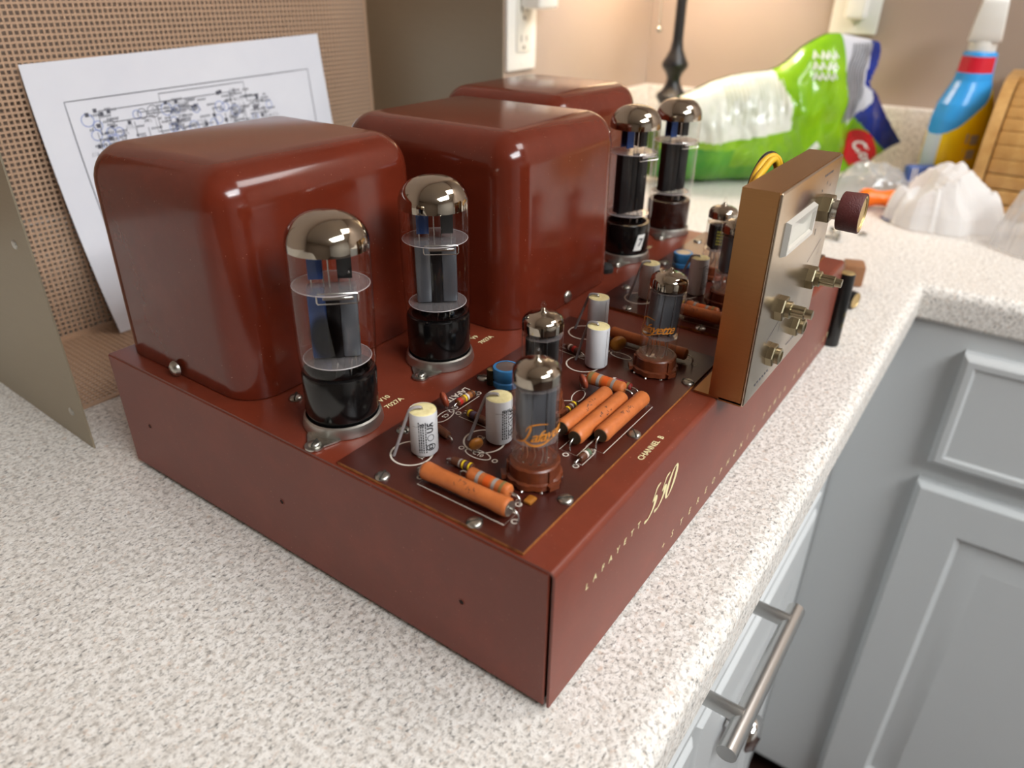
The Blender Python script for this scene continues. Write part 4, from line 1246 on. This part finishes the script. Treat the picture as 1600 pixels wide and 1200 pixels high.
MB().lathe([(.0001, .36), (.012, .36), (.014, .385), (.0001, .386)], 20).build('lamp_socket', LAMPM, lamp, 40)


# ------------------------------------------------------------------ wall outlets
def outlet(label, loc, rot, plug):
    t = thing('wall_outlet', label, 'outlet', loc, rot)
    MB().bbox(-.036, -.006, -.058, .036, -.0005, .058, .003, 2).build('cover_plate', WPLAS, t, 40)
    MB().bbox(-.0168, -.0085, -.0335, .0168, -.0055, .0335, .0012, 2).build('receptacle', pm('outlet_face', rgb(226, 222, 212), 0.35), t, 40)
    q = MB()
    for z in (-.019, .019):
        for x, h_ in ((-.0065, .0042), (.0065, .0036)): q.box(x - .0010, -.0087, z - h_ + .003, x + .0010, -.0084, z + h_ + .003)
        q.lathe([(.0001, 0), (.0026, 0)], 10, 0, Matrix.Translation((0, -.0087, z - .0085)) @ Matrix.Rotation(PI / 2, 4, 'X'))
    q.build('slot', DARK_SLOT, t, 0)
    for z in (-.048, .048):
        q = MB(); q.lathe([(.0030, 0), (.0026, .0008), (.0001, .0010)], 12, 0, Matrix.Translation((0, -.006, z)) @ Matrix.Rotation(PI / 2, 4, 'X')); q.build('screw', WPLAS, t, 40)
    return t


outlet('white wall outlet beside the perforated cover, behind the amplifier', (0.772, YW, 0.214), (0, 0, 0), True)
outlet('white wall outlet on the right wall above the green bag', (XW, 0.200, 0.258), (0, 0, -PI / 2), False)
t = thing('plug_adapter', 'white plug-in adapter in the top socket of the outlet', 'adapter', (0.782, YW - .0087, 0.252))
MB().bbox(-.022, -.034, -.016, .026, -.0005, .034, .005, 3).build('adapter_body', WPLAS, t, 40)
MB().bbox(-.018, -.037, .010, .022, -.0335, .014, .001, 1).build('adapter_seam', pm('grey_seam', rgb(190, 188, 184), 0.5), t, 40)
t = thing('plug_adapter', 'small white plug pushed into the outlet above the green bag', 'adapter', (XW - .0087, 0.196, 0.240), (0, 0, -PI / 2))
MB().bbox(-.015, -.022, -.018, .015, -.0005, .018, .004, 3).build('adapter_body', WPLAS, t, 40)

# ------------------------------------------------------------------ green bag of wipes
GREEN = pm('lime_plastic_film', rgb(140, 188, 24), 0.22, 0.0, 0.6, mottle=(14, rgb(112, 166, 20)))
GREEND = pm('deep_green_print', rgb(52, 140, 44), 0.25, mottle=(18, rgb(96, 158, 30)))
CLEARW = pm('milky_film', rgb(224, 226, 216), 0.22, mottle=(40, rgb(206, 212, 196)))
GUSS = pm('white_gusset', rgb(206, 206, 212), 0.25)
NAVY = pm('navy_film', rgb(34, 56, 146), 0.2, mottle=(30, rgb(26, 40, 110)))
LOGOR = pm('logo_red', rgb(196, 36, 40), 0.25)
bag = thing('wipes_bag', 'crumpled lime green plastic bag with navy flap and red oval logo', 'bag', (0.93, 0.33, 0.0), (0, 0, math.atan2(-0.23, 0.22)))
TOPL = [(-.075, .095), (-.037, .124), (-.015, .133), (.008, .143), (.036, .151), (.060, .155), (.095, .158), (.109, .163), (.124, .173), (.139, .188), (.157, .199), (.175, .207), (.195, .208), (.243, .200), (.262, .196), (.268, .180), (.30, .10), (.327, .060)]
BOTL = [(-.075, .008), (-.04, .001), (.012, .0), (.20, .0), (.235, .004), (.254, .008), (.290, .022), (.327, .050)]


def bsurf(s, w, back=False, o=0.0):
    zt, zb = interp(TOPL, s), interp(BOTL, s); z = zb + (zt - zb) * w
    # the outline is notched on the right, between the two flaps
    env = math.sin(PI * min(1, max(0, w))) ** .55
    prof_ = .050 * max(0.0, 1 - ((s - .07) / .17) ** 2) ** .6 + .010
    if s > .18: prof_ = max(.008, prof_)
    fold = .006 * math.sin(s * 95 + z * 20) * (1 if s > .12 else .5) + .010 * noise.noise(Vector((s * 26, z * 20, 3.1))) + .005 * abs(noise.noise(Vector((s * 60, z * 34, 9.1))))
    y = -(prof_ * env + fold * env * (1.0 if not back else .3) + .004)
    if back: y = prof_ * env * .45 + .002
    return (s, y - o, z)


GUSP = [(.197, .215), (.195, .166), (.206, .121), (.224, .080), (.238, .095), (.262, .116), (.261, .128), (.245, .139), (.246, .215)]
BLUP = [(.246, .215), (.245, .139), (.261, .128), (.262, .118), (.236, .096), (.262, .074), (.313, .038), (.345, .04), (.345, .25), (.246, .25)]
WHIP = [(-.08, .068), (.009, .066), (.115, .083), (.112, .120), (.100, .150), (.092, .20), (-.08, .20)]
NOTCH = [(.262, .25), (.246, .175), (.252, .140), (.272, .124), (.285, .110), (.40, .03), (.40, .25)]
cut = lambda s, z: inpoly(s, z, [(.272, .30), (.266, .176), (.252, .142), (.258, .134), (.276, .120), (.330, .056), (.5, .05), (.5, .30)])
NUb, NVb = 150, 64
S0, S1 = -.075, .327


def bag_part(name, mat, test, back=False):
    mb = MB(); idx = {}
    for j in range(NVb):
        for i in range(NUb):
            s = S0 + (S1 - S0) * (i + .5) / NUb; zt, zb = interp(TOPL, s), interp(BOTL, s); z = zb + (zt - zb) * (j + .5) / NVb
            if cut(s, z) or not test(s, z): continue
            q_ = []
            for (a, b) in ((i, j), (i + 1, j), (i + 1, j + 1), (i, j + 1)):
                if (a, b) not in idx:
                    idx[(a, b)] = len(mb.v); mb.v.append(bsurf(S0 + (S1 - S0) * a / NUb, b / NVb, back))
                q_.append(idx[(a, b)])
            mb.f.append(tuple(q_)); mb.mi.append(0)
    return mb.build(name, mat, bag, 60)


isG = lambda s, z: inpoly(s, z, GUSP)
isB = lambda s, z: inpoly(s, z, BLUP) and not isG(s, z)
isW = lambda s, z: inpoly(s, z, WHIP)
isD = lambda s, z: (not isW(s, z)) and s < .16 and (z < .030 + .012 * noise.noise(Vector((s * 20, 1, 2))) or (s < .035 and z < .056))
bag_part('green_film', GREEN, lambda s, z: not (isG(s, z) or isB(s, z) or isW(s, z) or isD(s, z)))
bag_part('dark_green_print', GREEND, isD)
bag_part('milky_window', CLEARW, isW)
bag_part('gusset', GUSS, isG)
flap = bag_part('navy_flap', NAVY, isB)
bag_part('back_film', GREEN, lambda s, z: True, True)


def on_bag(s, z, o=.0012):
    zt, zb = interp(TOPL, s), interp(BOTL, s); w = (z - zb) / max(1e-4, zt - zb)
    return bsurf(s, min(1, max(0, w)), False, o)


q = MB()
for k in range(7):
    x = .203 + k * .0058; q.ribbon([(x + .004 * math.sin(t_ * .9 + 1.2) + (.006 if t_ < 4 else 0) * (4 - t_) / 4, .196 - t_ * .0095) for t_ in range(12)], .0026, lambda a, b: on_bag(a, b, .0022))
q.build('gusset_stripes', pm('grey_stripe', rgb(136, 136, 140), 0.4), bag, 0)
q = MB()
for k in range(16):
    x = .020 + k * .0056; q.ribbon([(x, .150 - .0 * t_ - t_ * (.0072 + .003 * math.sin(k * 2.1))) for t_ in range(7)], .0014, lambda a, b: on_bag(a, b, .0009))
q.build('window_stripes', pm('sage_stripe', rgb(176, 182, 150), 0.4), bag, 0)
# red oval with the white script name, running down the flap
oc, od = Vector((.266, .040)), math.radians(-52)
OV = lambda a, b: (oc.x + a * math.cos(od) - b * math.sin(od), oc.y + a * math.sin(od) + b * math.cos(od))
q = MB(); n_ = 30
ring_ = [OV(.040 * math.cos(2 * PI * k / n_), .0235 * math.sin(2 * PI * k / n_)) for k in range(n_)]
okz = lambda p: p[1] > interp(BOTL, p[0]) + .001 and p[1] < interp(TOPL, p[0]) - .001 and p[0] < .324
gridp = [[OV(.040 * rr_ * math.cos(2 * PI * k / n_), .0235 * rr_ * math.sin(2 * PI * k / n_)) for k in range(n_)] for rr_ in (.001, .25, .5, .75, 1.0)]
for i in range(4):
    for k in range(n_):
        P4 = [gridp[i][k], gridp[i][(k + 1) % n_], gridp[i + 1][(k + 1) % n_], gridp[i + 1][k]]
        if all(okz(p) for p in P4): q.add([on_bag(*p, .0016) for p in P4], [(0, 1, 2, 3)])
lg = q.build('red_oval', LOGOR, flap, 0)
q = MB()
v_, f_ = text2d('Clorox', .0215, align='CENTER', shear=.25, bold=.03)
pv = [OV(a + .010, b + .001) for a, b in v_]
f_ = [ff for ff in f_ if all(okz(pv[i]) for i in ff)]
q.add([on_bag(*p, .0026) for p in pv], f_); q.build('white_script', WPLAS, flap, 0)
q = MB()
for (s_, x, y) in (('WIPES', .166, .176), ('MADE', .160, .160), ('LARGE', .154, .146)):
    pass
rs = random.Random(8)
for row in range(3):
    for k in range(4):
        x = .148 + k * .0085 + row * -.001 + rs.uniform(-.001, .001); z = .176 - row * .0135
        q.ribbon([(x, z), (x + .003, z + .010), (x + .0062, z + .002)], .0030, lambda a, b: on_bag(a, b, .0012))
q.build('white_print', WPLAS, bag, 0)
q = MB(); q.ribbon([(.150, .038), (.156, .045), (.164, .053), (.172, .060)], .012, lambda a, b: on_bag(a, b, .0014)); q.build('white_patch', CLEARW, bag, 0)

# ------------------------------------------------------------------ spray bottle
sp = thing('spray_bottle', 'blue and yellow labelled trigger spray bottle with white head', 'bottle', (1.092, 0.0040, 0.0), (0, 0, math.radians(-38)))
SB = [(0.0, .039, .027), (.004, .042, .030), (.06, .044, .031), (.105, .043, .030), (.125, .039, .028), (.143, .030, .024), (.155, .0245, .021), (.172, .0225, .0195), (.190, .0210, .0190), (.193, .0150, .0150)]


def oval(mb, z, rx, ry, n_=36): return [(rx * math.copysign(abs(math.cos(a)) ** .85, math.cos(a)), ry * math.copysign(abs(math.sin(a)) ** .85, math.sin(a)), z) for a in [2 * PI * k / n_ for k in range(n_)]]


def sec(z):
    for (a, b, c), (d_, e, f2) in zip(SB, SB[1:]):
        if z <= d_:
            k = (z - a) / (d_ - a); return b + (e - b) * k, c + (f2 - c) * k
    return SB[-1][1:]


YEL = pm('yellow_label', rgb(252, 220, 4), 0.25); SKY = pm('sky_blue_label', rgb(58, 160, 232), 0.25); REDL = pm('red_label', rgb(206, 36, 54), 0.25)
BODY = pm('pale_bottle_plastic', rgb(206, 222, 232), 0.2)
mb = MB(); n_ = 112; NZ = 170
zs = [.193 * k / NZ for k in range(NZ + 1)]
for z in zs: mb.v += oval(mb, z, *sec(z), n_)
def lab(z, a):
    # label region; a: angle, front = -pi/2
    ang = a % (2 * PI)
    c = math.cos(a)
    edge = .122 + .032 * c + .006 * math.sin(2.2 * c)
    if z < .004: return 0
    if .166 < z < .186 and c < .45: return 3
    if z > .150: return 2
    if z > edge: return 2
    return 1 if c > -.93 else 0
for j in range(NZ):
    for k in range(n_):
        mb.f.append((j * n_ + k, j * n_ + (k + 1) % n_, (j + 1) * n_ + (k + 1) % n_, (j + 1) * n_ + k)); mb.mi.append(lab((zs[j] + zs[j + 1]) / 2, 2 * PI * (k + .5) / n_))
mb.f.append(tuple(range(n_))); mb.mi.append(0)
mb.f.append(tuple(range(NZ * n_, NZ * n_ + n_))); mb.mi.append(0)
body = mb.build('bottle_body', [BODY, YEL, SKY, REDL], sp, 60)
q = MB()
def onb(a, z, o=.0006):
    rx, ry = sec(z); return ((rx + o) * math.cos(a), (ry + o) * math.sin(a), z)
for (a, z, w_, h_) in ((-1.95, .082, .30, .013), (-1.55, .080, .30, .013), (-2.00, .062, .30, .013), (-1.57, .060, .30, .013)):
    q.grid(lambda u, w2: onb(a + (u - .5) * w_ * 1.05, z + (w2 - .5) * h_), 4, 2)
q.build('label_icons', pm('label_icon', rgb(176, 176, 170), 0.5), body, 0)
q = MB(); q.lathe([(.0155, .190), (.0170, .192), (.0170, .204), (.0150, .206)], 24)
q.build('collar', WPLAS, sp, 40)
# trigger head: shroud profile in the x-z plane, given a thickness
HR = Matrix.Rotation(math.radians(-137), 4, 'Z')
head = [(-.016, .204), (.016, .204), (.020, .214), (.024, .232), (.026, .254), (.020, .259), (-.010, .258), (-.020, .252), (-.034, .246), (-.036, .234), (-.024, .230), (-.020, .218)]
bm = bmesh.new(); vs1 = [bm.verts.new((x, -(.0205 - (z - .204) * .10), z)) for x, z in head]; vs2 = [bm.verts.new((x, .0205 - (z - .204) * .10, z)) for x, z in head]
bm.faces.new(vs1); bm.faces.new(list(reversed(vs2)))
for k in range(len(head)): bm.faces.new((vs1[k], vs1[(k + 1) % len(head)], vs2[(k + 1) % len(head)], vs2[k]))
bmesh.ops.recalc_face_normals(bm, faces=bm.faces[:]); bmesh.ops.bevel(bm, geom=bm.edges[:], offset=.003, segments=2, affect='EDGES', profile=.5)
bmesh.ops.transform(bm, matrix=HR, verts=bm.verts[:])
MB().bm(bm).build('spray_head', WPLAS, sp, 40)
q = MB(); q.tube(bez([(-.028, 0, .234), (-.036, 0, .222), (-.040, 0, .206), (-.047, 0, .190)], 5), [.0058] * 8 + [.0050] * 8, 10); q.v = [tuple(HR @ Vector(v_)) for v_ in q.v]; q.build('trigger', WPLAS, sp, 60)
q = MB(); q.cyl((-.033, 0, .241), (-.042, 0, .241), .0072, 14); q.v = [tuple(HR @ Vector(v_)) for v_ in q.v]; q.build('nozzle', WPLAS, sp, 40)

# ------------------------------------------------------------------ bamboo bread box with a slatted roll front
BAM = pm('bamboo', rgb(202, 158, 96), 0.42, mottle=(55, rgb(178, 130, 70)))
BAMD = pm('dark_box_inside', rgb(40, 26, 14), 0.8)
bb = thing('bread_box', 'bamboo bread box with slatted roll-top front at the right wall', 'bread box', (0.968, -0.037, 0.0))
prof_b = [(0.0, 0.0), (0.0, .060)]
for k in range(1, 11):
    a = PI / 2 * k / 10; prof_b.append((.110 - .110 * math.cos(a), .060 + .105 * math.sin(a)))
prof_b += [(.215, .165)]
poly = prof_b + [(.215, 0.0)]
BBL = 0.40
for y0 in (0.0, -BBL + .014):
    q = MB(); q.add([(x, y0, z) for x, z in poly] + [(x, y0 - .014, z) for x, z in poly],
                    [tuple(range(len(poly))), tuple(reversed(range(len(poly), 2 * len(poly))))] + [(k, (k + 1) % len(poly), len(poly) + (k + 1) % len(poly), len(poly) + k) for k in range(len(poly))])
    q.build('side_panel', BAM, bb, 30)
# slats
fine = [(p.x, p.y) for p in bez([(a, b, 0) for a, b in prof_b[:-1]], 12)]
dist = [0]
for a, b in zip(fine, fine[1:]): dist.append(dist[-1] + math.hypot(b[0] - a[0], b[1] - a[1]))
def along(d_):
    for k in range(len(dist) - 1):
        if d_ <= dist[k + 1]:
            t2 = (d_ - dist[k]) / max(1e-9, dist[k + 1] - dist[k]); a, b = fine[k], fine[k + 1]
            return a[0] + (b[0] - a[0]) * t2, a[1] + (b[1] - a[1]) * t2
    return fine[-1]
ns = 12; pitch_ = dist[-1] / ns; slat_me = None
for k in range(ns):
    a = along(k * pitch_ + .0008); b = along((k + 1) * pitch_ - .0008)
    mid = Vector(((a[0] + b[0]) / 2, 0, (a[1] + b[1]) / 2)); dv = Vector((b[0] - a[0], 0, b[1] - a[1])); L2 = dv.length
    ang = math.atan2(dv.x, dv.z)
    q = MB(); q.bbox(.006, -BBL / 2 + .0155, -L2 / 2, .0125, BBL / 2 - .0155, L2 / 2, .0016, 2)
    q.build('slat', BAM, bb, 30, (mid.x, -BBL / 2, mid.z), (0, ang, 0))
MB().box(.020, -BBL + .016, .006, .213, -.016, .010).build('bottom_board', BAM, bb, 0)
MB().box(.110, -BBL + .0145, .158, .2145, -.0145, .1645).build('top_board', BAM, bb, 0)
MB().box(.206, -BBL + .016, .010, .213, -.016, .157).build('back_board', BAMD, bb, 0)

# ------------------------------------------------------------------ crumpled plastic on the counter
FILM = thin_glass('clear_film', (0.93, 0.93, 0.94, 1), 1.4, 0.08, 0.06, haze=(0.34, rgb(240, 240, 240)))
WFILM = thin_glass('white_film', (0.9, 0.9, 0.9, 1), 1.4, 0.12, 0.04, haze=(0.94, rgb(250, 249, 248)))


def crumple(name, label, cat, loc, rx, ry, hh, mat, seed, rot=0.0, fold=.012, peak=(0.0, 0.0), n_=72, m_=26, sc_=26):
    def fn(u, v):
        a = 2 * PI * u; rr_ = v
        jag = 1 + .22 * noise.noise(Vector((math.cos(a) * 1.9, math.sin(a) * 1.9, seed))) + .08 * noise.noise(Vector((math.cos(a) * 6, math.sin(a) * 6, seed + 3)))
        x, y = rx * rr_ * jag * math.cos(a), ry * rr_ * jag * math.sin(a)
        k = max(0.0, 1 - rr_ ** 1.7)
        x += peak[0] * k; y += peak[1] * k
        P = Vector((x * sc_, y * sc_, seed * 1.7))
        rid = 1 - abs(noise.noise(P)) * 2.2; rid2 = 1 - abs(noise.noise(P * 2.3 + Vector((5, 1, 2)))) * 2
        edge = 1 if rr_ < .985 else .2
        low = noise.noise(Vector((x * 17, y * 17, seed + 7.7)))
        z = hh * k ** .5 * (.66 + .62 * low + .26 * rid) + fold * (.5 * rid + .35 * rid2) * min(1, (1.02 - rr_) * 5) * edge
        x += fold * .6 * noise.noise(P * 1.3 + Vector((9, 9, 9))) * (1 - .4 * rr_); y += fold * .6 * noise.noise(P * 1.3 + Vector((3, 7, 1))) * (1 - .4 * rr_)
        return (x, y, max(.0012, z + .0012))
    mb = MB(); mb.grid(lambda u, v: fn(u % 1.0, max(v, .01)), n_, m_)
    o = mb.build(name, mat, None, 0, loc, (0, 0, rot)); tag(o, label, cat)
    return o


crumple('plastic_bag', 'crumpled opaque white plastic bag in front of the spray bottle', 'plastic bag', (0.905, -0.020, 0), .055, .066, .066, WFILM, 2.3, .4, .014, (.02, .010))
crumple('plastic_bag', 'crumpled clear plastic bag at the far right by the bread box', 'plastic bag', (0.858, -0.150, 0), .055, .060, .085, FILM, 7.9, .2, .020, (.02, .0))
crumple('plastic_bag', 'flat clear plastic bag lying between the green bag and the spray bottle', 'plastic bag', (1.010, 0.085, 0), .060, .070, .036, FILM, 4.4, .5, .014)
# orange handle poking out of the white bag
t = thing('orange_handle', 'bright orange tool handle sticking out of the white plastic bag', 'tool', (0.938, 0.046, 0.0145), (0, 0, math.radians(-62)))
q = MB(); pr_ = [(.0001, 0), (.010, .001), (.0125, .006), (.0128, .012), (.0100, .022), (.0095, .030), (.0118, .042), (.0135, .056), (.0140, .090), (.0001, .091)]
q.lathe(pr_, 24, 0, Matrix.Translation((-.042, 0, 0)) @ Matrix.Rotation(PI / 2, 4, 'Y')); q.build('grip', pm('orange_plastic', rgb(252, 116, 16), 0.35), t, 50)
q = MB(); q.cyl((.048, 0, 0), (.088, 0, 0), .0035, 12); q.build('shank', CHROME, t, 40)
# blue striped packet
t = thing('striped_packet', 'blue and white striped packet standing behind the white plastic bag', 'packet', (1.030, 0.030, 0.0), (0, 0, math.radians(-50)))
BLP = pm('denim_blue', rgb(70, 96, 158), 0.35)
MB().bbox(-.022, -.008, 0, .022, .008, .046, .004, 3).build('packet_body', BLP, t, 40)
q = MB()
for x in (-.017, -.012): q.box(x, -.0084, .003, x + .0022, -.0078, .043)
q.build('white_stripe', WPLAS, t, 0)
t = MB(); t.grid(lambda u, v: ((u - .5) * .05, (v - .5) * .022 + .006 * math.sin(u * 4), .0012 + .002 * math.sin(u * PI) * math.sin(v * PI)), 10, 5)
o = t.build('plastic_scrap', BLP, None, 60, (0.895, 0.022, 0), (0, 0, -.9)); tag(o, 'small flat blue plastic scrap under the edge of the white bag', 'scrap')


# loose hardware on the counter beyond the amplifier
def bolt(label, loc, rz):
    t = thing('bolt', label, 'bolt', loc, (0, 0, rz))
    q = MB(); M = Matrix.Translation((0, 0, .0042)) @ Matrix.Rotation(PI / 2, 4, 'Y'); q.lathe([(.0001, 0), (.0046, 0), (.0046, .0036), (.0001, .0036)], 6, 0, M); q.build('head', STEEL, t, 25)
    q = MB()
    q.lathe([(.0024 if k % 2 else .0021, .0036 + k * .0006) for k in range(24)] + [(.0001, .0185)], 12, 0, M); q.build('shaft', STEEL, t, 40)


bolt('steel bolt lying nearest the amplifier on the counter', (0.752, 0.066, 0), 1.9)
bolt('second steel bolt lying just behind the first on the counter', (0.770, 0.072, 0), .7)
q = MB(); q.lathe([(.0024, 0), (.0052, 0), (.0052, .0036), (.0024, .0036), (.0024, 0)], 6); o = q.build('hex_nut', STEEL, None, 25, (0.790, 0.047, 0.0)); tag(o, 'single loose steel hex nut on the counter', 'nut')

# ------------------------------------------------------------------ lamp fittings outside the frame
t = thing('ceiling_light', 'large rectangular flush ceiling light above the counter', 'ceiling light', (1.05, -0.75, ZC), (0, 0, 0))
MB().box(-.60, -.32, -.018, .60, .32, -.0005).build('housing', WPLAS, t, 0)
t = thing('track_light', 'four-bulb ceiling track light behind the viewer', 'track light', (-0.40, -1.65, ZC))
MB().bbox(-.46, -.03, -.03, .46, .03, -.0005, .004, 1).build('rail', WPLAS, t, 0)
for k in range(4):
    q = MB(); q.cyl((-.35 + .23 * k, .03 - .02 * k, -.03), (-.35 + .23 * k, .03 - .02 * k, -.095), .016, 14); q.build('lamp_holder', WPLAS, t, 40)
t = thing('pendant_light', 'pendant lamp holder hanging in the room behind the viewer', 'pendant light', (1.3, -2.7, ZC))
q = MB(); q.cyl((0, 0, -.0005), (0, 0, -.13), .004, 10); q.cyl((0, 0, -.12), (0, 0, -.145), .02, 16); q.build('cord', WPLAS, t, 40)
